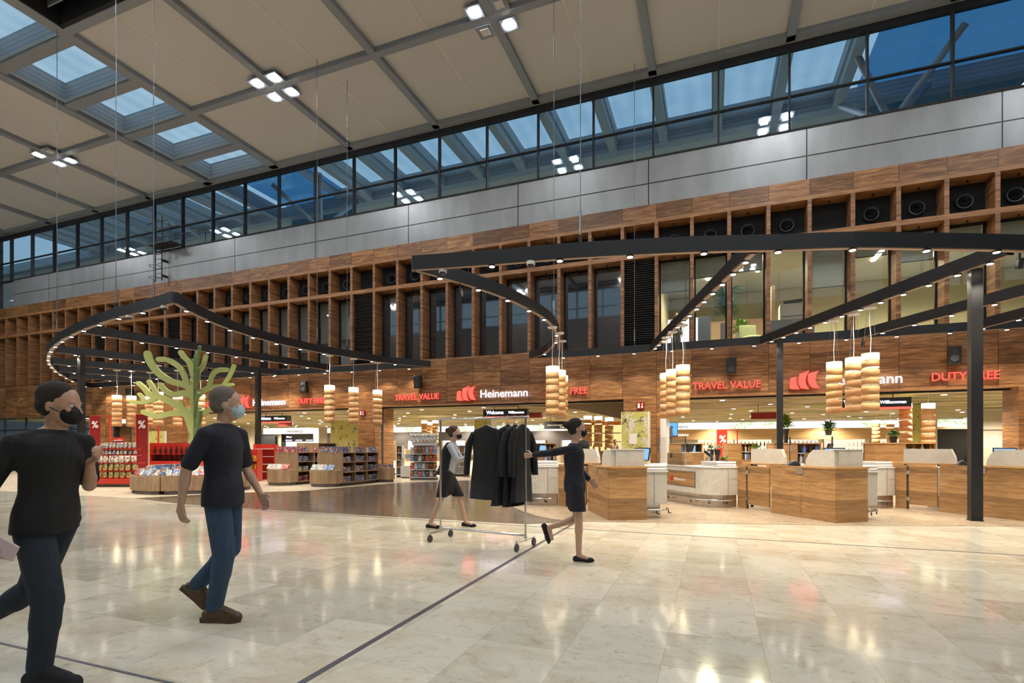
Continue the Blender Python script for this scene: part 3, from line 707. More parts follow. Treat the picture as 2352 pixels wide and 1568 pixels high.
PL = [(757, 885, 'leftmost of the trio hanging right of the left canopy'), (812, 890, 'middle of the trio hanging right of the left canopy'), (867, 896, 'rightmost of the trio hanging right of the left canopy'),
      (268.6, 907.5, 'leftmost of all, left of the green tree'), (302, 909, 'second from the left, beside the tree tips'), (344, 911, 'third from the left behind the tree branches'), (363.6, 900, 'fourth from the left behind the tree branches'), (408, 908, 'fifth from the left behind the tree'), (460, 906, 'behind the tree trunk on its right'),
      (1269, 841.8, 'front lamp of the bunch in the middle of the hall'), (1285, 850.7, 'second lamp of the bunch in the middle of the hall'), (1291, 863, 'rear lamp of the bunch in the middle of the hall'),
      (1568.4, 838.6, 'front lamp of the trio left of the red travel value lettering'), (1545, 849, 'middle lamp of the trio left of the red travel value lettering'), (1530, 857.5, 'rear lamp of the trio left of the red travel value lettering'),
      (1916, 831.6, 'left lamp of the trio in front of the right white lettering'), (1960.7, 821.7, 'middle lamp of the trio in front of the right white lettering'), (1999, 812, 'right lamp of the trio in front of the right white lettering')]
def pend_light(x, y, dz=0):
    l = bpy.data.lights.new('pendant_bulb', 'POINT'); l.energy = 4.5; l.color = (1, .78, .48); l.shadow_soft_size = .05
    o = bpy.data.objects.new('pendant_bulb', l); COL.objects.link(o); o.location = (x, y, TOP-.3+dz)
    l = bpy.data.lights.new('pendant_bulb', 'POINT'); l.energy = 1.2; l.color = (1, .78, .48); l.shadow_soft_size = .05
    o = bpy.data.objects.new('pendant_bulb', l); COL.objects.link(o); o.location = (x, y, TOP-.95+dz)
for i, (px, py, lab) in enumerate(PL):
    v = onZ(px, py, 3.46); lab = 'wooden ribbon pendant lamp, '+lab
    if i == 0: pend.location = (v.x, v.y, 0); pend['label'] = lab
    else: dup(pend, (v.x, v.y, 0), i*1.3, lab)
    pend_light(v.x, v.y)
# lamps of the same kind inside the shops (shorter cords)
seal_names = {o.name: KIDS.get(o.name) for o in [pend]}
for i, (px, zc, zt, lab) in enumerate(((975, 30, 2.77, 'left one of three over the soft toys'), (988, 31, 2.72, 'middle one of three over the soft toys'), (1000, 30, 2.77, 'right one of three over the soft toys'),
      (1350, 22.5, 2.62, 'left one of three before the orange sign'), (1374, 22.5, 2.60, 'middle one of three before the orange sign'), (1399, 22.5, 2.55, 'right one of three before the orange sign'),
      (2080, 17.0, 2.72, 'left of the pair at the right shop'), (2132, 16.2, 2.66, 'right of the pair at the right shop'), (2012, 26, 2.6, 'small far one at the right shop'), (2045, 27, 2.6, 'smallest far one at the right shop'))):
    v = onD(px, 1000, zc); t = thing('pendant_lamp', 'wooden ribbon pendant lamp inside the shop, '+lab, 'lamp', (v.x, v.y, zt-TOP), i*.9, 'wooden pendant lamps inside the shops')
    for ch in KIDS[pend.name]:
        if ch.name.startswith(('glowing', 'shade', 'inner')): c = ch.copy(); COL.objects.link(c); c.parent = t
    mb = MB(); mb.cyl((0, 0, TOP), (0, 0, 3.0-(zt-TOP)), .006, n=5); mb.build('cord', M['cordw'], t)
    pend_light(v.x, v.y, zt-TOP)

# ================================================================ signs on the timber front
SAILS = [[(0, 5), (5, 88), (24, 118), (18, 78), (50, 95), (58, 118)], ]
S1 = [(7, 90), (30, 94), (52, 92), (46, 70), (50, 42), (58, 20), (72, 0), (52, 2), (26, 2), (0, 8), (0, 50)]
S2 = [(70, 118), (92, 124), (112, 130), (140, 142), (122, 108), (112, 72), (116, 34), (136, -2), (106, 2), (78, 8), (64, 40), (62, 76), (66, 100)]
S3 = [(128, 104), (132, 116), (158, 124), (204, 136), (188, 110), (180, 70), (192, 30), (212, 4), (186, 6), (160, 8), (140, 30), (128, 66)]
def logo(parent, org, right, up, w, h, mat, ext, side=None, porg=(0, 0, 0)):
    right, up = Vector(right).normalized(), Vector(up).normalized(); nn = right.cross(up)
    for s in (S1, S2, S3):
        mb = MB(); mb.prism([(x/212*w, y/142*h) for x, y in s], 0, ext, lambda x, y, z: tuple(Vector(org)+right*x+up*y+nn*z))
        if side: mb.mi = [0, 0]+[1]*(len(mb.f)-2)
        mb.build('emblem_sail', [mat, side] if side else mat, parent, porg)
XD, ZD = (1, 0, 0), (0, 0, 1)
PER = 11.98
def fx(px): return onY(px, 900, D-.1)[0]
tvx, tvw = fx(907), fx(1008)-fx(907); lgx, lgw = fx(1050), fx(1094)-fx(1050); hx, hw = fx(1104), fx(1212)-fx(1104); dx_, dw = fx(1349)-(fx(1742)-fx(1587)), 0
dw = fx(2294)-fx(2138); dx_ = fx(1349)-dw
zb = onY(907, 919, D-.1)[2]; zl = onY(1070, 920, D-.1)[2]; zh = onY(1104, 913, D-.1)[2]
for k, nm in ((-1, 'left'), (0, 'middle'), (1, 'right')):
    o = PER*k; yb = D-.1
    t = thing('wall_sign', 'red lit capitals TRAVEL VALUE over the %s shop opening' % nm, 'sign', (tvx+o, yb, zb)); g = (tvx+o, yb, zb)
    text('letters', 'TRAVEL VALUE', (tvx+o, yb, zb), XD, ZD, .25, M['neon_red'], t, tvw, .02, .0, g); text('letter_sides', 'TRAVEL VALUE', (tvx+o, yb+.03, zb), XD, ZD, .25, M['neon_red_side'], t, tvw, .02, .014, g)
    t = thing('wall_sign', 'red lit emblem of three sails over the %s shop opening' % nm, 'sign', (lgx+o, yb, zl)); logo(t, (lgx+o, yb, zl), XD, ZD, lgw, .60, M['neon_red'], .05, M['neon_red_side'], (lgx+o, yb, zl))
    t = thing('wall_sign', 'white lit shop name over the %s shop opening' % nm, 'sign', (hx+o, yb, zh)); text('letters', 'Heinemann', (hx+o, yb, zh), XD, ZD, .315, M['neon_white'], t, hw, .03, .0, (hx+o, yb, zh))
    t = thing('wall_sign', 'red lit capitals DUTY FREE over the %s shop opening' % nm, 'sign', (dx_+o, yb, zb)); g = (dx_+o, yb, zb)
    text('letters', 'DUTY FREE', (dx_+o, yb, zb), XD, ZD, .25, M['neon_red'], t, dw, .02, .0, g); text('letter_sides', 'DUTY FREE', (dx_+o, yb+.03, zb), XD, ZD, .25, M['neon_red_side'], t, dw, .02, .014, g)
# loudspeakers
for q_, (px, py) in enumerate(((298, 903), (698, 889), (960, 877), (1680, 840), (2193, 816))):
    v = onY(px, py, D-.25); t = thing('loudspeaker', 'black loudspeaker on the timber front, %s' % ordn(q_, 5), 'loudspeaker', v, (.5, .3, .2, 0, -.3)[q_], 'black loudspeakers on the timber front')
    mb = MB(); mb.obox((0, 0, 0), (.30, .26, .52), rx=.18); mb.build('cabinet', M['black'], t, bevel=.02)
    for z, r in ((-.1, .105), (.13, .05)):
        mb = MB(); mb.cyl((0, -.128-(z)*.18, z), (0, -.15-(z)*.18, z), r, r*.92, 18); mb.build('speaker_cone', M['graphite'], t)
    mb = MB(); mb.box(-.03, .03, .1, .26, -.05, .05); mb.build('wall_bracket', M['black'], t)
# fire signs, small square red
for q_, (px, py, y, lab) in enumerate(((832, 948, D-.06, 'red fire point sign on the left timber pier'), (1471, 931, D-.06, 'red fire point sign on the middle timber pier'))):
    v = onY(px, py, y); t = thing('fire_sign', lab, 'sign', v); mb = MB(); mb.box(-.13, .13, -.03, .03, -.13, .13); mb.build('board', M['darkred'], t)
    mb = MB(); mb.box(-.09, -.02, -.036, -.03, -.09, .06); mb.box(-.07, -.04, -.036, -.03, .06, .09); mb.box(.03, .09, -.036, -.03, -.09, -.02); mb.box(.05, .08, -.036, -.03, 0, .09); mb.build('pictogram', M['white_print'], t)
# ladder and railing at the clerestory
M['rail'] = pbr('black railing', (.01, .01, .012), .5)
lx = onY(358, 600, D-.25)[0]; t = thing('service_ladder', 'black service ladder with platform and railing on the grey fascia', 'ladder', (lx, D, 9.9)); g = (lx, D, 9.9)
mb = MB(); mb.box(lx-.02, lx+.02, D-.3, D-.26, 9.9, 13.2); mb.box(lx+.48, lx+.52, D-.3, D-.26, 9.9, 13.2); mb.build('stile', M['rail'], t, g)
for z in (10.1, 10.9): mb = MB(); mb.box(lx+.46, lx+.54, D-.3, D+.03, z, z+.12); mb.build('wall_bracket', M['rail'], t, g)
for i in range(9):
    mb = MB(); mb.cyl((lx, D-.28, 10.05+i*.25), (lx+.5, D-.28, 10.05+i*.25), .014, n=6); mb.build('rung', M['rail'], t, g)
mb = MB()
for z in (10.0, 10.6, 11.3): mb.tube([(lx, D-.28, z)]+[(lx+.25-.32*math.cos(a), D-.28-.45*math.sin(a), z) for a in (.6, 1.1, 1.57, 2.0, 2.5)]+[(lx+.5, D-.28, z)], .014, 6)
mb.build('safety_cage', M['rail'], t, g)
mb = MB(); mb.box(lx+.05, lx+1.7, D-.75, D-.05, 11.62, 11.68); mb.build('platform', M['rail'], t, g)
mb = MB()
for a in (D-.75, D-.08):
    for z in (12.7, 12.25): mb.tube([(lx, a, z), (lx+1.5, a, z), (lx+1.7, a, z-.15), (lx+1.7, a, 11.6)], .02, 6)
mb.tube([(lx+1.7, D-.1, 12.2), (lx+3.4, D-.1, 12.2), (lx+3.4, D-.1, 11.6)], .02, 6); mb.build('railing', M['rail'], t, g)

# ================================================================ tree sculpture
TX, TY = onD(447, 1000, 15.9)[:2]
def tp(x, y): return ((x-1247)/2.8*15.9/FPX, (HY-(640+y/2.8))/FPX*15.9+EYE)
LIGHT = [([(1247, 1500), (1247, 1250), (1245, 950), (1243, 760), (1240, 640), (1238, 560)], [50, 42, 30, 24, 18, 14]),
 ([(1243, 760), (1200, 690), (1100, 660), (1020, 610), (965, 540), (945, 485)], [26, 26, 24, 26, 28, 29]),
 ([(1205, 690), (1165, 590), (1120, 545), (1065, 520), (1015, 518)], [22, 20, 20, 20, 19]),
 ([(1240, 640), (1215, 545), (1182, 505), (1160, 475)], [16, 18, 19, 20]),
 ([(1240, 760), (1190, 735), (1110, 745), (1055, 715), (1028, 682)], [24, 24, 22, 20, 20]),
 ([(1245, 985), (1190, 860), (1110, 800), (1020, 760), (960, 745), (920, 700), (888, 672)], [36, 30, 26, 24, 22, 18, 17]),
 ([(1010, 755), (978, 695), (955, 662)], [18, 17, 16]), ([(1000, 770), (920, 795), (845, 792)], [18, 15, 13]), ([(925, 790), (908, 758), (893, 742)], [13, 13, 13]),
 ([(1190, 860), (1080, 868), (1010, 885), (920, 856)], [26, 22, 20, 20]), ([(1180, 855), (1160, 790)], [16, 16]),
 ([(1250, 760), (1330, 705), (1420, 690), (1490, 680)], [26, 18, 16, 12]), ([(1340, 700), (1362, 620), (1400, 588), (1455, 585)], [16, 16, 18, 17]), ([(1430, 690), (1475, 620), (1500, 562)], [14, 14, 15]),
 ([(1270, 600), (1300, 560), (1320, 498)], [15, 15, 15]), ([(1250, 900), (1330, 850), (1400, 790), (1440, 770)], [22, 18, 16, 14])]
DARK = [([(1247, 1300), (1250, 950), (1252, 760), (1250, 560)], [24, 24, 22, 17]),
 ([(1250, 700), (1320, 690), (1370, 650), (1392, 612)], [22, 22, 22, 18]), ([(1285, 640), (1350, 570), (1400, 530), (1445, 495)], [20, 20, 18, 16]), ([(1350, 570), (1340, 530), (1325, 490)], [16, 15, 14]),
 ([(1250, 600), (1272, 560), (1285, 510)], [15, 15, 15]), ([(1245, 700), (1200, 650), (1170, 580), (1155, 505)], [26, 28, 20, 15]), ([(1240, 600), (1222, 560), (1212, 515)], [15, 14, 13]),
 ([(1240, 840), (1175, 775), (1112, 770)], [20, 18, 14]), ([(1180, 770), (1140, 730), (1115, 705)], [14, 14, 13]), ([(1190, 650), (1140, 655), (1105, 625)], [18, 14, 13]),
 ([(1245, 985), (1150, 945), (1045, 936)], [32, 20, 14]), ([(1150, 940), (1100, 870), (1050, 830), (1000, 818)], [18, 15, 14, 12]), ([(1255, 880), (1320, 800), (1400, 760)], [20, 18, 14]),
 ([(1252, 1000), (1400, 960), (1455, 920), (1482, 872)], [28, 18, 16, 14]), ([(1400, 960), (1430, 900), (1440, 850)], [14, 14, 13])]
tree = thing('tree_sculpture', 'green tree sculpture of crossed flat boards under the left canopy', 'sculpture', (TX, TY, 0))
def boards(limbs, ang, mat, name, flip=1, dz=0):
    mb = MB(); c, s = math.cos(ang), math.sin(ang); cr = math.cos(ang-YAW)
    for i, (pts, rad) in enumerate(limbs):
        P = smooth_path([tp(*p)+(r*.8*15.9/FPX/2.8,) for p, r in zip(pts, rad)], 5)
        P = [(x/cr, max(z, .02), r) for x, z, r in P]
        L = []; Rt = []
        for k, p in enumerate(P):
            a = P[max(k-1, 0)]; b = P[min(k+1, len(P)-1)]; dx, dz_ = b[0]-a[0], b[1]-a[1]; l = math.hypot(dx, dz_) or 1
            nx, nz = -dz_/l, dx/l; L.append((p[0]+nx*p[2]/cr, p[1]+nz*p[2])); Rt.append((p[0]-nx*p[2]/cr, p[1]-nz*p[2]))
        e = P[-1]; a0 = math.atan2(L[-1][1]-e[1], L[-1][0]-e[0])
        capp = [(e[0]+e[2]*math.cos(a0-t)/cr, e[1]+e[2]*math.sin(a0-t)) for t in [PI*j/8 for j in range(1, 8)]]
        th = .035+.0006*i
        f = lambda x, z, w: (x*c-w*s, x*s+w*c, z)
        for k in range(len(P)-1): mb.prism([L[k], L[k+1], Rt[k+1], Rt[k]], -th, th, f)
        mb.prism([L[-1]]+capp+[Rt[-1]], -th, th, f)
    return mb.build(name, mat, tree)
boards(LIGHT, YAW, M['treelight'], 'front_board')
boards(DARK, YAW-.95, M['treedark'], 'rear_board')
# ================================================================ shop shells
mb = MB(); mb.box(-46, 30, D+.62, 40.3, 3.0, 3.3); struct('ceiling_shop', mb, M['shopceil'], 'shop ceiling with olive stripes')
M['shopwall'] = pbr('warm white shop wall', (.62, .55, .44), .6)
mb = MB(); mb.box(-46, 30, 40, 40.2, 0, 3.0); mb.box(-41.2, -41, D+4.6, 40, 0, 3.0); mb.box(30, 30.2, D+.6, 40, 0, 3.0); struct('wall_shop', mb, M['shopwall'], 'far walls of the shops')
# beige bulkhead over the bar
mb = MB(); mb.prism([(-7.4, 3.0), (-3.0, 3.0), (-3.0, 2.30), (-3.9, 2.52), (-5.0, 2.78), (-6.2, 2.93)], 20.3, 20.5, lambda x, y, z: (x, z, y)); M['bulk'] = pbr('taupe bulkhead', (.30, .25, .18), .8)
trim(mb, M['bulk'], 'taupe curved bulkhead over the bar')
DL = 0
for iy in range(9):
    for ix in range(17):
        x = -39+3.3*ix+(1.3 if iy % 2 else 0)+random.uniform(-.4, .4); y = D+1.6+2.25*iy+random.uniform(-.3, .3)
        if -7.5 < x < -3 and y < 21: continue
        if x > 14.5: continue
        mb = MB(); mb.cyl((x, y, 3.0), (x, y, 2.985), .11, n=12); o = mb.build('shop_downlight', M['white']); b = MB(); b.cyl((x, y, 2.984), (x, y, 2.978), .08, n=10); b.build('lens', M['shopspot'], o)
        tag(o, 'round shop ceiling downlight, row %d from front, number %d from left' % (iy+1, ix+1), 'ceiling light', 'downlights in the shop ceilings')
        if (ix+iy) % 2 == 0: spot('shop_spot', (x, y, 2.95), 560, 150, (1, .89, .70), .1)

def part(t, name, mat, *boxes, bevel=0):
    mb = MB()
    for b in boxes: mb.box(*b)
    return mb.build(name, mat, t, bevel=bevel)
for x in (-36, -40): spot('shop_spot', (x, D+3, 2.95), 300, 150, (.9, .95, 1), .1)  # two extra spots without fixtures, added to brighten the interior behind the left glazing
# ---- rear wall: backlit frieze, timber band, lit shelves with bottles
fr = thing('backlit_frieze', 'backlit white frieze with foliage along the rear shop wall', 'light box', (0, 39.8, 2.5)); part(fr, 'light_face', M['frieze'], (-34, 18, -.02, .1, 0, .45))
fr2 = thing('wall_panelling', 'pale timber band under the white frieze on the rear wall of the right shop', 'panelling', (0, 39.85, 0)); M['oakband'] = wood('pale larch band', (.5, .3, .12), (.62, .4, .18), (.7, .48, .25), grain=(.5, .5, 9), rough=.5); part(fr2, 'timber_band', M['oakband'], (-3.5, 18, -.05, .1, 1.75, 2.48))
fr3 = thing('wall_panelling', 'dark grey band under the white frieze on the rear wall of the middle shop', 'panelling', (0, 39.85, 0)); part(fr3, 'dark_band', pbr('dark grey band', (.09, .08, .085), .5), (-34, -3.6, -.05, .1, 1.3, 2.48))
def lettering(txt, px, py, Y, h, mat, lab, width=None):
    v = onY(px, py, Y); t = thing('lettering', lab, 'lettering', v); text('letters', txt, v, XD, ZD, h, mat, t, width, .02, .01, v); return t
lettering('SPIRITS', 1552, 984, 39.75, .20, M['black_print'], 'black word SPIRITS on the white frieze')
lettering('COGNAC', 1552, 1001, 39.75, .15, M['lit_white'], 'white word COGNAC on the timber band')
lettering('WHISKY', 1640, 1000, 39.75, .17, M['lit_white'], 'white word WHISKY on the timber band')
bot = []
def bottle(mat, h=.3, r=.045, name='bottle'):
    mb = MB(); P = [(0, r), (h*.6, r), (h*.72, r*.45), (h, r*.38)]
    mb.tube([(0, 0, z) for z, _ in P], [rr for _, rr in P], 8); return mb.build(name, mat)
def shelf_bay(x, Y, w, n, lab, zb=.9, glow='lit_warm'):
    t = thing('wall_shelf', 'lit rear wall shelf with %s' % lab, 'shelf', (x, Y, 0)); part(t, 'glowing_back', M[glow], (0, w, .05, .1, zb, 1.74)); part(t, 'cabinet', M['oakpale'], (0, w, -.3, .1, 0, zb-.03), (-.04, 0, -.3, .1, 0, 1.76), (w, w+.04, -.3, .1, 0, 1.76))
    for z in (zb, zb+.42): part(t, 'shelf_board', M['white'], (0, w, -.3, .05, z-.03, z))
    return t
bprot = {m: bottle(M[m], h, r) for m, h, r in (('bottle_dark', .30, .045), ('bottle_amber', .28, .05), ('bottle_clear', .3, .045), ('bottle_blue', .34, .06))}
bused = set()
def place(proto, key, loc, lab, group, rz=0, cat='bottle'):
    if key not in bused: o = proto; bused.add(key)
    else: o = proto.copy(); COL.objects.link(o)
    o.location = loc; o.rotation_euler = (0, 0, rz); return tag(o, lab, cat, group)
BAYS = [(-1.0, 'amber'), (1.4, 'dark'), (4.2, 'blue'), (6.8, 'clear'), (9.4, 'amber'), (12., 'dark')]
for bi, (x, kd) in enumerate(BAYS):
    shelf_bay(x, 39.5, 2.3, 9, 'spirits, bay %s' % ordn(bi, 6))
    for r_, z in enumerate((.9, 1.32)):
        for i in range(9):
            place(bprot['bottle_'+kd], kd, (x+.18+i*.24, 39.35, z), '%s bottle, %s board, lit rear bay %s, place %d' % (kd, ('lower', 'upper')[r_], ordn(bi, 6), i+1), 'bottles on the rear wall shelves')
for bi, x in enumerate((-32, -28.5, -25, -21.5, -18, -14.5, -11, -7.5)):
    shelf_bay(x, 39.5, 2.2, 0, 'perfume, bay %s' % ordn(bi, 8), 1.0, 'lit_white')
# ---- hanging signs
def welcome(k, px, Y, lab):
    v = onY(px, 950, Y); t = thing('hanging_sign', lab, 'sign', (v.x, Y, 2.58)); L = 2.0
    part(t, 'board', M['graphite'], (0, L, -.15, .15, 0, .30)); part(t, 'red_edge', M['neon_red'], (0, L, -.16, .15, -.05, 0))
    for x in (.45, 1.55): part(t, 'hanger', M['black'], (x-.012, x+.012, -.012, .012, .3, .42))
    text('word', 'Welcome', (.16, -.16, .10), XD, ZD, .155, M['neon_white'], t, .78, .01, .01); text('word', 'Willkommen', (1.16, -.16, .11), XD, ZD, .105, M['neon_white'], t, .70, .01, .01)
welcome(0, 596, 20.9, 'dark hanging welcome sign in the left shop opening'); welcome(1, 1113, 20.6, 'dark hanging welcome sign in the middle shop opening'); welcome(2, 1922, 19.95, 'dark hanging welcome sign in the right shop opening')
for i, (px, py, Y, w, lab) in enumerate(((1195, 954, 24, 1.1, 'middle'), (1725, 955, 23, 1.05, 'right'), (643, 974, 26, .9, 'left'))):
    v = onY(px, py, Y); t = thing('hanging_sign', 'plain dark red hanging sign board in the %s shop' % lab, 'sign', v); part(t, 'board', M['darkred'], (0, w, -.12, .12, -.13, .13)); part(t, 'hanger', M['black'], (w*.25-.01, w*.25+.01, -.01, .01, .13, 3.0-v.z))
v = onY(1250, 985, 24); t = thing('hanging_sign', 'black sign with the words DRINK IT ICE COLD and -18 degrees', 'sign', v); part(t, 'board', M['black'], (0, 2.1, 0, .1, 0, .36))
M['cream'] = emis('cream lettering', (.9, .75, .5), .9)
text('word', 'DRINK IT ICE COLD', (.15, -.02, .14), XD, ZD, .07, M['cream'], t, .75); text('word', '-18°C', (1.1, -.02, .18), XD, ZD, .14, M['cream'], t, .55); text('word', 'NIGHTS', (.8, -.02, .03), XD, ZD, .09, M['cream'], t, .6)
part(t, 'hanger', M['black'], (.3, .32, .04, .06, .36, 3.0-v.z))
v = onY(1352, 986, 25.0); t = thing('hanging_sign', 'orange sign with black gothic lettering beside the bulkhead', 'sign', v); part(t, 'board', pbr('orange board', (.5, .12, .02), .5), (0, 1.55, 0, .25, 0, .36)); part(t, 'base', M['black'], (0, 1.55, -.01, .26, -.1, 0)); text('word', 'Jägermeister', (.12, -.02, .1), XD, ZD, .16, M['black_print'], t, 1.3, .01, .02); part(t, 'hanger', M['black'], (.3, .32, .04, .06, .36, 3.0-v.z))
v = onY(1524, 1002, 24.5); t = thing('advert_screen', 'bright blue advertising screen by the right shop reveal', 'screen', v)
part(t, 'casing', M['black'], (0, .62, .0, .08, -.02, .62)); M['skyscreen'] = emis('sky blue screen', (.12, .38, .85), 1.2); part(t, 'screen_face', M['skyscreen'], (.02, .60, -.01, 0, .04, .6)); mb = MB(); mb.prism([(.25, .05), (.42, .05), (.38, .3), (.42, .42), (.34, .5), (.27, .4), (.22, .25)], 0, .01, lambda x, y, z: (x, -.012-z, y)); mb.build('picture_figure', M['black_print'], t); part(t, 'stand', M['black'], (.28, .34, .05, .1, -v.z, 0))
t0_ = onY(652, 1000, 30); t1_ = onY(724, 1000, 30); Lf = t1_.x-t0_.x; t = thing('fragrance_wall', 'white and black fragrance wall seen through the left shop opening', 'shelf', (t0_.x, 30, .003))
part(t, 'white_fascia', M['lit_white'], (-2, Lf, 0, .2, 2.18, 2.62)); part(t, 'black_band', M['black'], (0, Lf, -.02, .2, 1.62, 2.18)); part(t, 'glowing_back', M['lit_white'], (0, Lf, .2, .3, .3, 1.62)); [part(t, 'shelf_board', M['white'], (0, Lf, -.2, .2, z, z+.03)) for z in (.3, .75, 1.2)]; part(t, 'side_panel', M['white'], (Lf, Lf+.05, -.2, .3, 0, 2.62)); part(t, 'side_panel', M['black'], (-.05, 0, -.2, .3, 0, 2.18))
text('letters', 'FRAGRANCES', (.3, -.02, 2.27), XD, ZD, .2, M['black_print'], t, 1.5, .01, .01); text('letters', 'Dior', (.3, -.04, 1.9), XD, ZD, .12, M['neon_white'], t, .5)
for i_, s_ in enumerate(('GUERLAIN', 'HERMES', 'GUCCI')): text('letters', s_, (.2+i_*.95, -.04, 1.68), XD, ZD, .07, M['neon_white'], t, .6)
t0_ = onY(526, 1000, 31); t = thing('perfume_booth', 'cream perfume booth with dark shelf, right of the green tree', 'shelf', (t0_.x, 31, .003)); part(t, 'cream_front', M['shopwall'], (0, 2.4, 0, .3, 1.9, 2.7), (0, .3, 0, .3, 0, 1.9), (2.1, 2.4, 0, .3, 0, 1.9)); part(t, 'dark_shelf', M['graphite'], (.3, 2.1, .2, .3, 0, 1.9)); part(t, 'shelf_board', M['white'], (.3, 2.1, 0, .2, 1.3, 1.34))
t0_ = onY(577, 1000, 33); t = thing('dark_doors', 'dark double doors at the back of the left shop', 'door', (t0_.x, 33, .003)); part(t, 'door_leaf', M['graphite'], (0, 1.3, 0, .1, 0, 2.1)); part(t, 'door_leaf', M['graphite'], (1.32, 2.6, 0, .1, 0, 2.1)); part(t, 'door_frame', M['black'], (-.1, 2.7, .1, .2, 0, 2.2))
# tobacco corner at the far right
t = thing('shop_portal', 'pale portal with the word TOBACCO at the far right', 'portal', (12.0, 29, 0)); part(t, 'lintel', M['shopwall'], (-1.2, 6, 0, .4, 2.05, 2.9)); part(t, 'dark_opening', M['blackmatt'], (-2.6, -1.2, .3, .5, 0, 2.1)); part(t, 'counter', M['shopwall'], (-1.2, 6, -.2, .4, 0, 1.25))
part(t, 'lit_niche', M['lit_warm'], (-1.2, 6, .3, .42, 1.25, 1.7)); part(t, 'panel', M['concrete'], (-1.2, 6, .1, .42, 1.7, 2.1)); text('letters', 'TOBACCO', (.15, -.03, 2.36), XD, ZD, .16, M['black_print'], t, .75, .02, .01)
# leaf print boxes and panels
def leafbox(lab, px0, px1, Y, h, d=.3, mat='leafprint'):
    a, b = onY(px0, 1000, Y), onY(px1, 1000, Y); t = thing('leaf_print_column', lab, 'panel', (a.x, Y, .003)); part(t, 'printed_board', M[mat], (0, b.x-a.x, 0, d, 0, h)); part(t, 'white_edge', M['white'], (-.02, 0, 0, d, 0, h), (b.x-a.x, b.x-a.x+.04, 0, d, 0, h)); return t
leafbox('white column with yellow green leaf print left of the timber pier', 760, 827, 20.6, 2.55, mat='leafdense'); t = leafbox('white box column with leaf print before the middle timber pier', 1428, 1488, 17.8, 2.48, .4)
mb = MB(); mb.box(.25, .5, -.012, 0, 1.4, 1.75); mb.build('small_notice', M['white'], t)
leafbox('leaf print panel on the timber wall left of the green tree', 342, 378, D-.12, 2.1, .1, 'leafdense'); leafbox('leaf print column behind the black coats', 1090, 1127, 27, 2.9, .8, 'leafdense'); leafbox('wide leaf print column behind the right pendant lamps', 2085, 2150, 25, 2.95, .5, 'leafdense')
# ================================================================ checkouts
def roller_stack(t, x, y, z, w=.42, d=.3):
    mb = MB(); mb.box(x, x+w, y, y+d, z, z+.035); mb.box(x+.01, x+w-.01, y+.01, y+d, z+.035, z+.07); mb.cyl((x, y+.03, z+.085), (x+w, y+.03, z+.085), .03, n=10); mb.cyl((x, y+.03, z+.03), (x+w, y+.03, z+.03), .035, n=10); mb.box(x, x+w, y+.03, y+d, z+.07, z+.11); return mb.build('conveyor_end', M['white'], t)
def rail(t, pts, z=.16):
    mb = MB(); mb.tube([(x, y, z) for x, y in pts], .018, 8); o = mb.build('bumper_rail', M['chrome'], t)
    for i in range(1, len(pts)-1, 2):
        b = MB(); x, y = pts[i]; b.tube([(x, y, z), (x+.02, y+.02, z-.07), (x+.08, y+.06, z-.08)], .012, 6); b.build('rail_bracket', M['graphite'], o)
PODS = [((-1.77, 9.47), 27, 'left'), ((2.0, 10.54), 37, 'middle'), ((5.28, 11.95), 40, 'right')]
HE = [((-3.25, 11.42), 30), ((.52, 12.49), 37), ((3.71, 13.62), 40)]
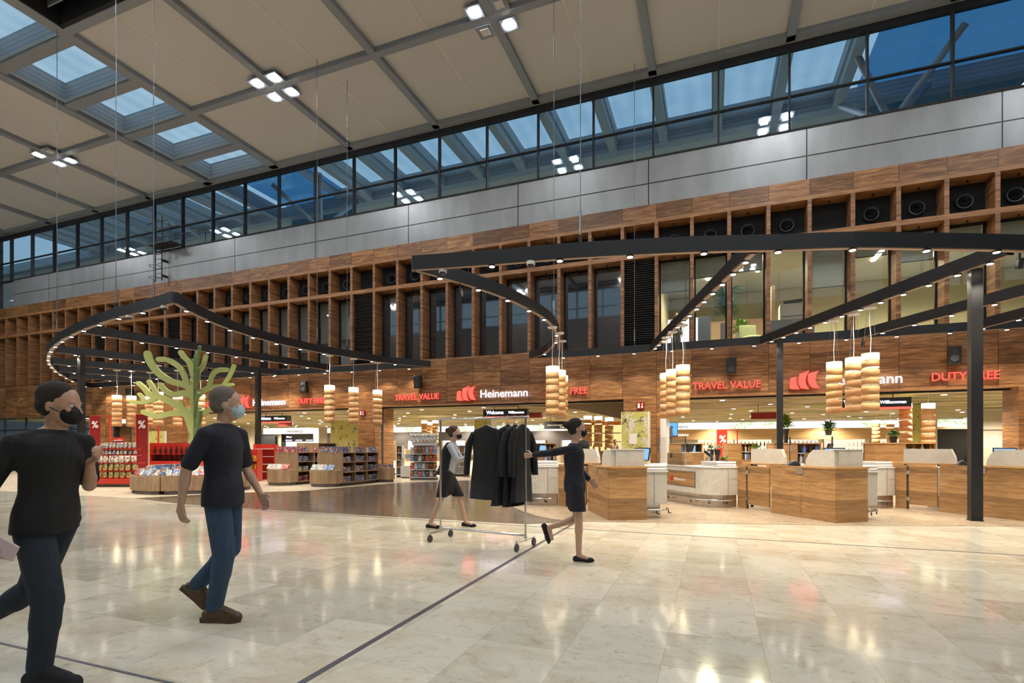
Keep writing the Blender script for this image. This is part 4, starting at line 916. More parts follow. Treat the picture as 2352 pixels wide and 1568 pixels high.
for k, ((px, py), rz, nm) in enumerate(PODS):
    rz = R(rz); t = thing('checkout_booth', 'larch clad checkout booth with concrete screen, %s one' % nm, 'checkout counter', (px, py, .006), rz)
    part(t, 'side_panel', M['oak'], (0, .06, .75, 1.5, 0, .96)); part(t, 'side_panel', M['oak'], (0, .06, .006, .744, 0, .94)); part(t, 'front_panel', M['oak'], (.006, .72, 0, .06, 0, .94)); part(t, 'rear_panel', M['oak'], (.66, .72, .06, 1.5, 0, .94))
    part(t, 'top_board', M['oaktop'], (-.02, .74, -.02, .76, .94, .975)); part(t, 'worktop', M['oaktop'], (.06, .66, .18, .42, .80, .84))
    mb = MB(); mb.prism([(.74, .975), (.10, .975), (.10, 1.275), (.56, 1.275), (.66, 1.2), (.72, 1.09)], .08, .16, lambda x, y, z: (z, x, y)); mb.box(.16, .70, .08, .16, .975, 1.275); mb.build('concrete_screen', M['concrete'], t)
    part(t, 'screen_edge', M['white'], (.07, .71, .07, .17, 1.275, 1.29)); part(t, 'bracket_plate', M['steel'], (-.012, 0, .70, .86, .82, .93))
    c = thing('office_chair', 'black swivel chair behind the %s checkout booth' % nm, 'chair', (px+.40*math.cos(rz)-1.15*math.sin(rz), py+.40*math.sin(rz)+1.15*math.cos(rz), .006), rz)
    c.location = Vector((px, py, .006))+Vector((.36*math.cos(rz)-1.1*math.sin(rz), .36*math.sin(rz)+1.1*math.cos(rz), 0))
    mb = MB(); mb.ell((0, .2, .86), (.21, .05, .2), 14, 10); mb.build('backrest', M['black'], c); mb = MB(); mb.ell((0, 0, .50), (.22, .22, .05)); mb.build('seat', M['black'], c); mb = MB(); mb.cyl((0, 0, .05), (0, 0, .5), .025); mb.tube([(0, .1, .5), (0, .26, .55), (0, .24, .75)], .018); mb.build('column', M['graphite'], c)
    for a in range(5):
        mb = MB(); mb.cyl((0, 0, .06), (.26*math.cos(a*1.257), .26*math.sin(a*1.257), .03), .018); mb.ell((.26*math.cos(a*1.257), .26*math.sin(a*1.257), .025), (.025,)*3, 8, 6); mb.build('castor_leg', M['graphite'], c)
    # concrete desk beside the booth
    t = thing('concrete_counter', 'narrow pale concrete counter beside the %s booth' % nm, 'counter', (px, py, .006), rz)
    part(t, 'concrete_body', M['concrete'], (.75, 1.18, .19, 2.3, .26, .86)); part(t, 'worktop', M['white'], (.745, 1.2, .17, 2.3, .86, .88)); part(t, 'panel_gap', M['plinth'], (.93, .937, .186, .19, .26, .84)); mb = MB(); mb.box(.75, 1.02, .25, 2.2, 0, .26); mb.cyl((1.0, .36, 0), (1.0, .36, .26), .11, n=20); mb.build('steel_plinth', M['steel'], t)
    roller_stack(t, .76, .2, .88); rail(t, [(.78, .12), (.95, .12), (1.12, .15), (1.22, .24), (1.24, .36)])
    # card terminal and till screen
    u = thing('till_monitor', 'till touch screen on the %s concrete counter' % nm, 'monitor', Vector((px, py, .886))+Vector((.95*math.cos(rz)-.9*math.sin(rz), .95*math.sin(rz)+.9*math.cos(rz), 0)), rz-.9)
    mb = MB(); mb.cyl((0, 0, 0), (0, 0, .2), .02); mb.cyl((0, 0, 0), (0, 0, .015), .09, n=16); mb.build('stand', M['black'], u); mb = MB(); mb.obox((0, 0, .3), (.36, .03, .26), rx=-.25); mb.build('casing', M['black'], u); mb = MB(); mb.obox((0, -.018, .3), (.32, .004, .22), rx=-.25); mb.build('screen_face', M['screen'], u)
    # lane counter with emblem panel
    (hx_, hy_), hr = HE[k]; hr = R(hr); t = thing('checkout_counter', 'pale concrete checkout counter with rounded end, %s lane' % nm, 'checkout counter', (hx_, hy_, .006), hr)
    def outline(x0, x1, y0, y1, r): return [(x1, y0), (x1, y1), (x0, y1)]+[(x0+r-r*math.cos(a), y0+r-r*math.sin(a)) for a in [PI/2*i/8 for i in range(9)]]
    mb = MB(); mb.prism(outline(-.72, 0, 0, 2.6, .42), .27, .86); mb.build('concrete_body', M['concrete'], t); mb = MB(); mb.prism(outline(-.735, .0, -.015, 2.6, .43), .86, .885); mb.build('worktop', M['white'], t); mb = MB(); mb.prism(outline(-.68, -.02, .04, 2.55, .38), 0, .27); mb.build('steel_plinth', M['steel'], t)
    part(t, 'panel_gap', M['plinth'], (-.27, -.263, -.004, 0, .27, .86)); part(t, 'flap', M['concrete'], (-.21, -.03, -.006, 0, .62, .80)); o = part(t, 'wood_panel', M['oak'], (-.728, -.72, .55, 2.0, .42, .74)); part(t, 'panel_frame', M['plinth'], (-.724, -.72, .52, 2.03, .40, .76))
    og = (-.73, 1.35, .5); logo(o, (-.73, 1.52, .51), (0, -1, 0), ZD, .14, .13, M['red'], .004); text('letters', 'Heinemann', (-.73, 1.34, .53), (0, -1, 0), ZD, .075, M['white_print'], o, .46, .003, .005)
    roller_stack(t, -.52, .05, .885, .5, .55); rail(t, [(-.2, -.06), (-.35, -.06), (-.5, .02), (-.68, .12), (-.78, .3), (-.8, .6), (-.8, 1.0), (-.8, 1.5), (-.8, 2.1)])
    hw_ = lambda x, y, z=.891: Vector((hx_, hy_, z))+Vector((x*math.cos(hr)-y*math.sin(hr), x*math.sin(hr)+y*math.cos(hr), 0))
    u = thing('till_cabinet', 'larch till cabinet on the %s lane counter' % nm, 'cabinet', hw_(-.36, 1.25), hr); part(u, 'cabinet_body', M['oak'], (-.3, .3, -.12, .5, 0, .29)); part(u, 'dark_slot', M['blackmatt'], (-.302, -.29, .28, .38, .17, .28))
    u = thing('till_monitor', 'black till monitor seen from behind on the %s lane' % nm, 'monitor', hw_(-.3, 1.35, 1.187), hr+.4); mb = MB(); mb.obox((0, 0, .12), (.3, .04, .2), rx=.3); mb.cyl((0, .04, 0), (0, .04, .1), .02); mb.build('casing', M['black'], u); mb = MB(); mb.obox((.32, .1, .09), (.18, .01, .16)); mb.build('customer_screen', M['screen'], u)
    u = thing('card_terminal', 'black card terminal on a grey pole, %s lane' % nm, 'card terminal', hw_(-.12, .85), hr); mb = MB(); mb.cyl((0, 0, 0), (0, 0, .34), .025, n=10); mb.build('pole', M['white'], u); mb = MB(); mb.obox((-.08, -.08, .27), (.09, .05, .2), rz=.6, rx=-.9); mb.tube([(-.02, 0, .2), (-.08, .02, .12), (-.1, -.04, .2)], .006, 5); mb.build('terminal', M['black'], u)
    u = thing('acrylic_screen', 'clear acrylic guard on the %s lane counter' % nm, 'guard screen', hw_(-.69, .95), hr); part(u, 'acrylic_sheet', M['plexi'], (0, .006, 0, 1.2, .02, .68)); part(u, 'support', M['chrome'], (-.01, .016, 0, .02, 0, .68)); part(u, 'support', M['chrome'], (-.01, .016, 1.18, 1.2, 0, .68))
    # post and swing gate towards the booth
    P1 = Vector((px, py))+Vector((-1.5*math.sin(rz), 1.5*math.cos(rz))); Hd = Vector((hx_, hy_)); dv = P1-Hd; L = dv.length; an = math.atan2(dv.y, dv.x)
    t = thing('timber_post_panel', 'narrow larch panel between counter and gate, %s lane' % nm, 'panel', (Hd.x, Hd.y, .006), an); part(t, 'panel_board', M['oak'], (0.01, L*.27, -.03, .05, 0, .93)); part(t, 'shelf_board', M['oaktop'], (.0, L*.9, .06, .4, .955, .98)); mb = MB(); mb.box(.02, .05, .3, .36, 0, .955); mb.build('shelf_leg', M['graphite'], t); mb = MB(); mb.prism([(.0, .98), (.95, .98), (.93, 1.12), (.86, 1.28), (.0, 1.28)], .33, .40, lambda x, y, z: (x, z, y)); mb.build('concrete_screen', M['concrete'], t); part(t, 'rear_shelf', M['oaktop'], (L*.9, .98, .2, .42, .955, .98))
    t = thing('swing_gate', 'larch swing gate beside the %s booth' % nm, 'gate', (Hd.x+dv.x*.3, Hd.y+dv.y*.3, .006), an); o = part(t, 'gate_leaf', M['oak'], (.02, L*.66, -.02, .02, .1, .92))
    for z in (.22, .78): part(o, 'hinge', M['steel'], (-.02, .05, -.035, -.02, z-.04, z+.04))
    part(t, 'pivot', M['graphite'], (-.01, .012, -.012, .012, 0, .92))
# display cabinets behind the checkouts
def plant(t, cx, cy, z, r, h, n, mat, seed=1, leafw=.05):
    rnd = random.Random(seed); mb = MB()
    for i in range(n):
        a = rnd.uniform(0, 6.28); el = rnd.uniform(.1, 1.3); d = Vector((math.cos(a)*math.cos(el), math.sin(a)*math.cos(el), math.sin(el))); L = r*rnd.uniform(.6, 1.)
        p = Vector((cx, cy, z))+Vector((d.x*L*.3, d.y*L*.3, rnd.uniform(0, h))); e = p+d*L*.7; m = (p+e)/2+Vector((0, 0, .02)); s_ = d.cross(Vector((0, 0, 1))).normalized()*leafw*rnd.uniform(.6, 1.2); e.z -= L*.15
        mb.add([p, m+s_, e, m-s_, m+Vector((0, 0, -.012))], [(0, 1, 4), (1, 2, 4), (2, 3, 4), (3, 0, 4)])
    return mb.build('foliage', mat, t)
for i, (px, zc, w, lab) in enumerate(((1697, 21, 1.1, 'left'), (1822, 17.5, 1.5, 'middle'), (2065, 16.0, 1.75, 'right'), (1560, 20, 1.6, 'far left'), (1240, 19, 1.2, 'leftmost'))):
    v = onD(px, 1000, zc); t = thing('display_cabinet', 'larch display cabinet behind the checkouts, %s one' % lab, 'cabinet', (v.x, v.y, .006), .3)
    part(t, 'cabinet_body', M['oak'], (-w/2, w/2, -.3, .3, 0, .78), (-w/2, -w/2+.5*w, -.3, .3, .78, 1.4), (-w/2, w/2, .24, .3, .78, 1.4), (w/2-.04, w/2, -.3, .3, .78, 1.4)); part(t, 'top_board', M['oaktop'], (-w/2-.02, w/2+.02, -.32, .32, 1.4, 1.43)); part(t, 'shelf_board', M['white'], (0, w/2-.04, -.28, .24, 1.08, 1.1))
    ca, sa = math.cos(.3), math.sin(.3)
    for j in range(7):
        x, y = .06+j*(w/2-.14)/6, -.18; kd = ('amber', 'dark', 'clear', 'blue')[(i+j) % 4]
        for z_, rw in ((.785, 'lower'), (1.105, 'upper')):
            if rw == 'upper' and j % 2: continue
            place(bprot['bottle_'+kd], kd, (v.x+x*ca-y*sa, v.y+x*sa+y*ca, z_+.006), 'small %s bottle, %s display cabinet, %s row, place %d' % (kd, lab, rw, j+1), 'bottles in the display cabinets')
for i, (px, py, zc, r, n, mat, lab, hang) in enumerate(((1805, 975, 18.5, .42, 130, 'leaf2', 'leafy tree in a pot behind the middle post', 0), (1903, 985, 21, .42, 150, 'leaf', 'plant hanging from the shop ceiling over the checkouts', 1), (2052, 1014, 16.0, .28, 90, 'leaf', 'bushy plant on the right display cabinet', 0), (1633, 1022, 18, .25, 26, 'leaf', 'left one of two dark agaves over the checkouts', 0), (1648, 1022, 18, .25, 26, 'leaf', 'right one of two dark agaves over the checkouts', 0), (1735, 1020, 19, .25, 80, 'leaf2', 'light green fern behind the concrete screen', 0), (1663, 1045, 14.5, .16, 60, 'leaf2', 'small trailing fern on the lane counter', 0))):
    v = onD(px, py, zc); zb_ = v.z-.15
    t = thing('potted_plant', lab, 'plant', (v.x, v.y, .006 if not hang else zb_)); zz = zb_-.006 if not hang else 0
    if i == 2: t.location.z = 1.44; zz = .2
    plant(t, 0, 0, zz, r, .35 if r > .3 else .08, n, M[mat], i+3, .05 if r > .3 else .03)
    if hang:
        mb = MB(); mb.cyl((0, 0, .1), (0, 0, 3.0-zb_), .008, n=5); mb.build('hanging_cord', M['cable'], t); mb = MB(); mb.cyl((0, 0, -.1), (0, 0, .1), .1, .14); mb.build('pot', M['black'], t)
    else:
        mb = MB(); mb.cyl((0, 0, zz-.2), (0, 0, zz), .08, .11, 14); mb.build('pot', M['black'], t)
        if i != 2: mb = MB(); mb.cyl((0, 0, 0), (0, 0, zz-.2), .07 if zz > .8 else .1, n=12); mb.build('stand', M['graphite'], t)
# ================================================================ display furniture on the left
def gondola(lab, x0, x1, y0, y1, z1, rz=0, bins=True):
    """central shelving running away from the viewer; open side faces +x"""
    L = y1-y0; t = thing('display_gondola', lab, 'display shelf', (x1, y0, .003), rz); w = x1-x0
    part(t, 'end_panel', M['oakpale'], (-w, 0, 0, .03, .1, z1)); part(t, 'end_panel', M['oakpale'], (-w, 0, L-.03, L, .1, z1)); part(t, 'top_board', M['oakpale'], (-w-.01, .01, -.01, L+.01, z1, z1+.025)); part(t, 'spine', M['oakpale'], (-w/2-.02, -w/2+.02, .03, L-.03, .1, z1)); part(t, 'plinth', M['plinth'], (-w+.04, -.05, .04, L-.04, 0, .1))
    for z in (.1, .44, .77):
        part(t, 'shelf_board', M['oakpale'], (-w/2, .06 if z < .5 else .0, .03, L-.03, z, z+.025)); part(t, 'shelf_board', M['oakpale'], (-w, -w/2, .03, L-.03, z, z+.025))
    for i in (1, 2): part(t, 'divider', M['oakpale'], (-w/2, 0, L*i/3-.012, L*i/3+.012, .125, z1))
    if bins:
        for nm_, yy, s_, xo in (('front', 0, -1, 0), ('rear', L, 1, .45)):
            b = thing('display_bin', 'low oak bin with cut corners, %s end of the %s' % (nm_, lab.split(',')[0]), 'display bin', (x1, y0, .003), rz)
            P = [(-w-.02+xo, yy+s_*.005), (-w-.02+xo, yy+s_*.35), (-w+.28+xo, yy+s_*.62), (-.28+xo, yy+s_*.62), (.02+xo, yy+s_*.35), (.02+xo, yy+s_*.005)]
            mb = MB(); mb.prism(P, .1, .53); mb.build('bin_body', M['oakpale'], b); cx = sum(p[0] for p in P)/6; cy = sum(p[1] for p in P)/6
            mb = MB(); mb.prism([(cx+(x-cx)*.9, cy+(y-cy)*.9) for x, y in P], 0, .1); mb.build('plinth', M['plinth'], b)
    return t
GA = gondola('left oak display gondola, beside the round bins', -14.35, -13.35, 14.15, 16.6, 1.09)
GB = gondola('right oak display gondola, before the timber pier', -12.55, -11.5, 14.2, 16.2, 1.09)
part(GA, 'upper_shelf', M['oakpale'], (-1.0, 0, 1.0, 1.03, 1.115, 1.42), (-1.0, 0, 1.95, 1.98, 1.115, 1.42), (-1.0, 0, 1.0, 1.98, 1.42, 1.445))
protos = {}
def packet(mat, size, lean=0):
    key = (mat, size, lean)
    if key not in protos:
        mb = MB(); mb.obox((0, 0, size[2]/2*math.cos(lean)+.5*size[1]*abs(math.sin(lean))), size, rx=lean); protos[key] = mb.build('toy_box' if 'toy' in mat else 'picture_book' if 'book' in mat else 'packet', M[mat], bevel=0)
        return protos[key], True
    return protos[key], False
def put(mat, size, loc, lab, group, rz=0, lean=0, cat='box'):
    o, new = packet(mat, size, lean)
    if not new: o = o.copy(); COL.objects.link(o)
    o.location = loc; o.rotation_euler = (0, 0, rz); return tag(o, lab, cat, group)
rnd = random.Random(4)
for gi, (G, x1, y0, L, mats, nm) in enumerate(((GA, -13.35, 14.15, 2.45, ('bookr', 'bookw', 'bookb', 'toybox'), 'left'), (GB, -11.5, 14.2, 2.0, ('toybox', 'toybox', 'bookb', 'toybox'), 'right'))):
    for zi, z in enumerate((.128, .468, .798, 1.118)):
        n = 8
        for i in range(n):
            y = y0+.16+i*(L-.3)/(n-1); m = mats[(i//2+zi) % len(mats)]; s = (.10, .22, rnd.choice((.16, .18, .2)))
            if abs((y-y0) % (L/3)-0) < .08 or abs((y-y0) % (L/3)-L/3) < .08: continue
            if gi == 0 and zi == 3 and .85 < y-y0 < 2.1: z_ = 1.118
            else: z_ = z
            put(m, s, (x1-.13, y, z_+.003), 'colourful box, %s board of the %s gondola, %s' % (('bottom', 'second', 'third', 'top')[zi], nm, ordn(i, n, 'left')), 'boxes and books on the %s gondola' % nm)
    x0 = x1-1.0
    for i in range(6):
        put('bookw' if i < 4 else ('bookr' if gi == 0 else 'bookb'), (.15, .03, .21), (x0+.12+i*.155, y0-.38, .533+.003), 'picture book leaning on the front bin of the %s gondola, %s' % (nm, ordn(i, 6)), 'books leaning on the %s front bin' % nm, 0, -.6, 'book')
        put('toybox' if gi else 'bookw', (.15, .1, .12), (x0+.57+i*.15, y0+L+.3, .536), 'box on the rear bin of the %s gondola, %s' % (nm, ordn(i, 6)), 'boxes on the %s rear bin' % nm)
        put('toybox' if gi else 'bookr', (.15, .12, .2), (x0+.1+i*.16, y0+.12, 1.118), 'upright box on top of the %s gondola front, %s' % (nm, ordn(i, 6)), 'boxes on top of the %s gondola' % nm)
# ring of bins round the tree
for i in range(8):
    a = PI/8+i*PI/4+YAW; t = thing('display_bin', 'low oak display bin in the ring round the green tree, %s' % ('rear right', 'rear middle right', 'rear middle left', 'rear left', 'front left', 'front middle left', 'front middle right', 'front right')[i], 'display bin', (TX, TY, .003), a)
    r0, r1 = .95, 1.55; w0, w1 = r0*.40, r1*.40
    P = [(r0, -w0), (r1*.93, -w1*.93), (r1, -w1*.6), (r1, w1*.6), (r1*.93, w1*.93), (r0, w0)]
    mb = MB(); mb.prism(P, .1, .50); mb.build('bin_body', M['oakpale'], t); mb = MB(); mb.prism([(1.25+(x-1.25)*.88, y*.88) for x, y in P], 0, .1); mb.build('plinth', M['plinth'], t)
    if i in (4, 5, 6, 7, 3):
        for j in range(6):
            rr, ww = (1.38, -.4+.16*j); c_, s_ = math.cos(a), math.sin(a)
            put(('bookw', 'bookb', 'bookw', 'toybox', 'bookw', 'bookr')[(j+i) % 6], (.14, .03, .2), (TX+rr*c_-ww*s_, TY+rr*s_+ww*c_, .506), 'picture book on the round bins, %s bin, %s' % (('rear left', 'front left', 'front middle left', 'front middle right', 'front right')[(3, 4, 5, 6, 7).index(i)], ordn(j, 6)), 'books on the ring of bins', a+PI/2, -.6, 'book')
            if j % 2: put('bookb' if i % 2 else 'bookw', (.26, .06, .26), (TX+1.12*c_-ww*.8*s_, TY+1.12*s_+ww*.8*c_, .506), 'large upright book on the round bins, %s bin, place %d' % (('rear left', 'front left', 'front middle left', 'front middle right', 'front right')[(3, 4, 5, 6, 7).index(i)], j), 'large books on the ring of bins', a+PI/2, -.15, 'book')
mb = MB(); mb.cyl((0, 0, .003), (0, 0, .5), .5, n=24); mb.build('round_base', M['oakpale'], tree)
# red gondola with sweets
RC = onD(276, 1000, 17.4); rt = thing('sweets_display', 'red tiered display with gold and white sweet bags', 'display stand', (RC.x, RC.y, .003), YAW)
def stad(w, d, n=8): return [(w+d*math.cos(a), d*math.sin(a)) for a in [-PI/2+PI*i/n for i in range(n+1)]]+[(-w+d*math.cos(a), d*math.sin(a)) for a in [PI/2+PI*i/n for i in range(n+1)]]
mb = MB(); mb.prism(stad(.55, .33), 0, .1); mb.build('plinth', M['plinth'], rt); mb = MB(); mb.prism(stad(.58, .42), .1, .27); mb.build('base_band', M['red'], rt)
TZ = (.27, .53, .78, 1.03, 1.24); TW = (.56, .52, .48, .44, .42)
part(rt, 'core', M['red'], (-.45, .45, -.08, .1, .27, 1.25))
for z, w in zip(TZ[1:], TW[1:]):
    mb = MB(); mb.prism(stad(w, .30 if z < 1 else .24), z-.02, z); mb.build('tier_board', M['red'], rt)
mb = MB(); mb.box(-.22, .14, -.01, .01, 1.26, 1.62); o = mb.build('offer_sign', M['red'], rt); text('words', 'Special Offer', (-.19, -.02, 1.5), XD, ZD, .05, M['white_print'], o, .3); text('words', '30%', (-.1, -.02, 1.36), XD, ZD, .08, M['white_print'], o, .16)
def bag(mat, w, h, d=.07):
    mb = MB(); n = 8; v = []
    for z, k in ((0, .9), (.25, 1), (.6, .95), (.9, .9), (1, 1.)):
        dd = d*(1-abs(z-.35)*1.2) if z < .9 else .012
        v += [(-w/2*k, 0, z*h), (-w/4*k, -dd, z*h), (w/4*k, -dd, z*h), (w/2*k, 0, z*h), (w/4*k, dd, z*h), (-w/4*k, dd, z*h)]
    f = [(i*6+j, i*6+(j+1) % 6, i*6+6+(j+1) % 6, i*6+6+j) for i in range(4) for j in range(6)]+[(5, 4, 3, 2, 1, 0), (24, 25, 26, 27, 28, 29)]
    return mb.add(v, f, True).build('sweet_bag', mat)
for r_, (mat, n, w, h) in enumerate((('gold', 8, .19, .22), ('gold', 8, .18, .22), ('bagwhite', 8, .17, .23), ('goldblue', 10, .12, .18), ('goldblue', 10, .11, .2))):
    pr = bag(M[mat], w, h)
    for i in range(n):
        o = pr if i == 0 else pr.copy()
        if i: COL.objects.link(o)
        u = (i/(n-1)-.5)*2; x = u*(TW[r_]+.12); y = -(.28 if r_ < 3 else .17)+.2*max(0, abs(u)-.6)
        o.location = (RC.x+x*CY-y*SY, RC.y+x*SY+y*CY, TZ[r_]+.006); o.rotation_euler = (0, 0, YAW+u*.5)
        tag(o, '%s sweet bag, %s tier of the red display, %s' % (('gold', 'gold', 'white', 'gold and blue', 'gold and blue')[r_], ('lowest', 'second', 'third', 'fourth', 'top')[r_], ordn(i, n)), 'sweet bag', 'sweet bags on the red display')
# red percent frames
for i, (x0, x1, x2, ytop, zc, lab, side) in enumerate(((209, 230, 252, 956, 23.5, 'left red frame with a dark percent panel, before the timber wall', 1), (315, 339, 363, 953, 22.0, 'red frame with a bright percent panel beside the green tree', 1), (1648, 1670, 1693, 988, 25, 'red frame with a percent panel in the right shop', 1))):
    a, b, c_ = onD(x0, 1000, zc), onD(x1, 1000, zc), onD(x2, 1000, zc); H_ = EYE+(HY-ytop)/FPX*zc; t = thing('percent_frame', lab, 'sign', (a.x, a.y, .003), YAW); w1 = (b-a).length; w2 = (c_-a).length
    part(t, 'frame', M['red'], (-.03, .0, -.04, .04, 0, H_), (w2, w2+.03, -.04, .04, 0, H_), (-.03, w2+.03, -.04, .04, H_, H_+.03)); part(t, 'percent_panel', M['darkred'] if i != 2 else M['red'], (0, w1, -.02, .02, .1, H_)); text('percent_mark', '%', (w1*.14, -.03, H_-w1*1.25), XD, ZD, w1*.75, M['white_print'], t, w1*.72, .01, .02); part(t, 'foot', M['red'], (-.05, w2+.05, -.2, .2, 0, .02))
# red shelves with bottles and packs behind the tree
def redshelf(short, lab, px, zc, w, z, mat, n, nm, pk, rz=YAW):
    v = onD(px, 1000, zc); t = thing('red_shelf', lab, 'display shelf', (v.x, v.y, .003), rz); part(t, 'cabinet', M['red'], (0, w, 0, .4, 0, z-.3), (0, w, .36, .4, z-.3, z+.45), (-.03, 0, 0, .4, 0, z+.45), (w, w+.03, 0, .4, 0, z+.45))
    c_, s_ = math.cos(rz), math.sin(rz)
    for zz, row in ((z-.28, 'lower'), (z+.02, 'upper')):
        part(t, 'shelf_board', M['red'], (0, w, 0, .36, zz-.02, zz))
        for i in range(n):
            x = .1+i*(w-.2)/(n-1); y = .15; loc = (v.x+x*c_-y*s_, v.y+x*s_+y*c_, zz+.004)
            if pk == 'bottle': place(bprot[mat], mat[7:], loc, '%s, %s board, %s, place %d' % (nm, row, short, i+1), 'bottles on the red shelves')
            else: put(mat, (.12, .1, .2), loc, '%s, %s board, %s, place %d' % (nm, row, short, i+1), 'packs on the red shelves', rz)
redshelf('red shelf left of the tree', 'red shelf with dark bottles behind the ring of bins, left of the tree', 345, 21, 1.9, 1.0, 'bottle_dark', 9, 'dark bottle', 'bottle')
redshelf('red shelf right of the tree', 'red shelf with yellow packs right of the tree, behind the bins', 528, 19.5, 1.0, .75, 'yellowbox', 6, 'yellow pack', 'pack')
redshelf('low red shelf', 'low red shelf with yellow packs beside the left percent frame, left one', 205, 20, 1.4, .7, 'yellowbox', 7, 'yellow pack', 'pack')
v = onD(582, 1000, 20.5); t = thing('red_rack', 'open red rack behind the left gondola', 'rack', (v.x, v.y, .003), YAW); part(t, 'frame', M['red'], (0, .03, 0, .35, 0, 1.4), (.8, .83, 0, .35, 0, 1.4), (0, .83, .33, .35, 0, 1.4)); [part(t, 'shelf_board', M['white'], (.03, .8, 0, .33, z, z+.02)) for z in (.3, .6, .9, 1.2)]
v = onD(540, 1000, 18.9); t = thing('offer_sign', 'red offer sign reading 30% right of the tree', 'sign', (v.x, v.y, .003), YAW); part(t, 'board', M['red'], (0, .45, 0, .02, 1.05, 1.42)); text('words', '30%', (.22, -.01, 1.16), XD, ZD, .1, M['white_print'], t, .2); part(t, 'stand', M['red'], (.2, .24, 0, .02, 0, 1.05), (.05, .4, -.1, .12, 0, .02))
# door in the timber wall
dm = MB(); dm.box(DR[0]+.06, DR[1]-.06, D+.25, D+.3, .003, 2.4); dr = struct('door_1', dm, M['clad'], 'timber door in the facade'); part(dr, 'door_frame', M['graphite'], (DR[0], DR[0]+.06, D-.03, D+.3, 0, 2.45), (DR[1]-.06, DR[1], D-.03, D+.3, 0, 2.45), (DR[0], DR[1], D-.03, D+.3, 2.39, 2.45)); part(dr, 'door_handle', M['chrome'], (DR[1]-.2, DR[1]-.17, D+.2, D+.25, .9, 1.2))
t = thing('exit_sign', 'small lit sign over the timber door', 'sign', ((DR[0]+DR[1])/2-.2, D-.08, 2.55)); part(t, 'light_face', M['lit_white'], (0, .45, 0, .08, 0, .22))
# left glazed front
for i in range(5):
    x1_ = XG-2.2*i; mb = MB(); mb.box(x1_-2.2, x1_, D+.3, D+.32, 0, 3.06); k_ = wn[0]; wn[0] += 1; pn = struct('window_%d' % k_, mb, M['glass_hi'], 'glazed front left of the timber wall'); part(pn, 'window_frame', M['graphite'], (x1_-.05, x1_, D+.25, D+.37, 0, 3.06), (x1_-2.2, x1_, D+.25, D+.37, 2.25, 2.33))
t = thing('cash_machine', 'bright white and blue machine beyond the glass at the left', 'machine', (XG-1.0, D+2.2, .003)); part(t, 'body', M['white'], (-.5, .5, 0, .6, 0, 2.2)); part(t, 'screen_face', M['screen'], (-.3, .3, -.01, 0, 1.3, 1.7)); part(t, 'light_strip', M['lit_white'], (-.45, .45, -.01, 0, 1.85, 2.1))
# ---- soft toys at the middle shop
v = onD(975, 1000, 20.6); st = thing('toy_stand', 'white tiered stand full of soft toys in the middle opening', 'display stand', (v.x, v.y, .003), YAW); part(st, 'body', M['white'], (-.42, .42, -.05, .3, .1, 1.35)); part(st, 'plinth', M['plinth'], (-.5, .5, -.3, .3, 0, .1))
part(st, 'header', M['white'], (-.45, .45, -.2, .3, 1.35, 1.5))
for z in (.12, .42, .73, 1.03): part(st, 'tier_board', M['white'], (-.52, .52, -.34, -.05, z-.02, z))
def plush(col, col2):
    mb = MB(); mb.ell((0, 0, .07), (.06, .055, .075)); mb.ell((0, -.01, .165), (.062, .055, .055)); mb.ell((-.045, 0, .21), (.022, .012, .025), 8, 6); mb.ell((.045, 0, .21), (.022, .012, .025), 8, 6); mb.ell((-.04, -.05, .03), (.025, .04, .022), 8, 6); mb.ell((.04, -.05, .03), (.025, .04, .022), 8, 6); mb.ell((-.065, -.02, .1), (.018, .018, .045), 8, 6); mb.ell((.065, -.02, .1), (.018, .018, .045), 8, 6)
    b = mb.build('soft_toy', pbr('plush', col, .9)); m2 = MB(); m2.ell((0, -.06, .155), (.024, .02, .02), 8, 6); m2.build('muzzle', pbr('plush face', col2, .8), b); [MB().ell((s_*.022, -.062, .18), (.008,)*3, 6, 4).build('eye', M['black'], b) for s_ in (-1, 1)]; return seal(b)
PC = [plush((.35, .14, .05), (.6, .4, .25)), plush((.62, .6, .56), (.8, .8, .75)), plush((.6, .12, .06), (.7, .5, .4)), plush((.12, .08, .06), (.5, .35, .2)), plush((.2, .35, .5), (.7, .7, .7))]
PN = ['brown', 'white grey', 'red', 'dark brown', 'blue']; pu = set()
for r_, z in enumerate((.12, .42, .73, 1.03, 1.5)):
    for i in range(7):
        c_ = (i*3+r_*2+(i*i) % 3) % 5 if r_ < 4 else 1; x = -.44+i*.147; y = -.2; sc = 1.15 if r_ < 4 else 1.4
        loc = (v.x+x*CY-y*SY, v.y+x*SY+y*CY, z+.006); lab = '%s soft toy, %s of the white stand, %s' % (PN[c_], ('lowest tier', 'second tier', 'third tier', 'fourth tier', 'top')[r_], ordn(i, 7))
        if c_ not in pu: pu.add(c_); o = PC[c_]; o.location = loc; o.rotation_euler = (0, 0, YAW)
        else: o = dup(PC[c_], loc, YAW)
        o.scale = (sc,)*3; tag(o, lab, 'soft toy', 'soft toys on the white stand')
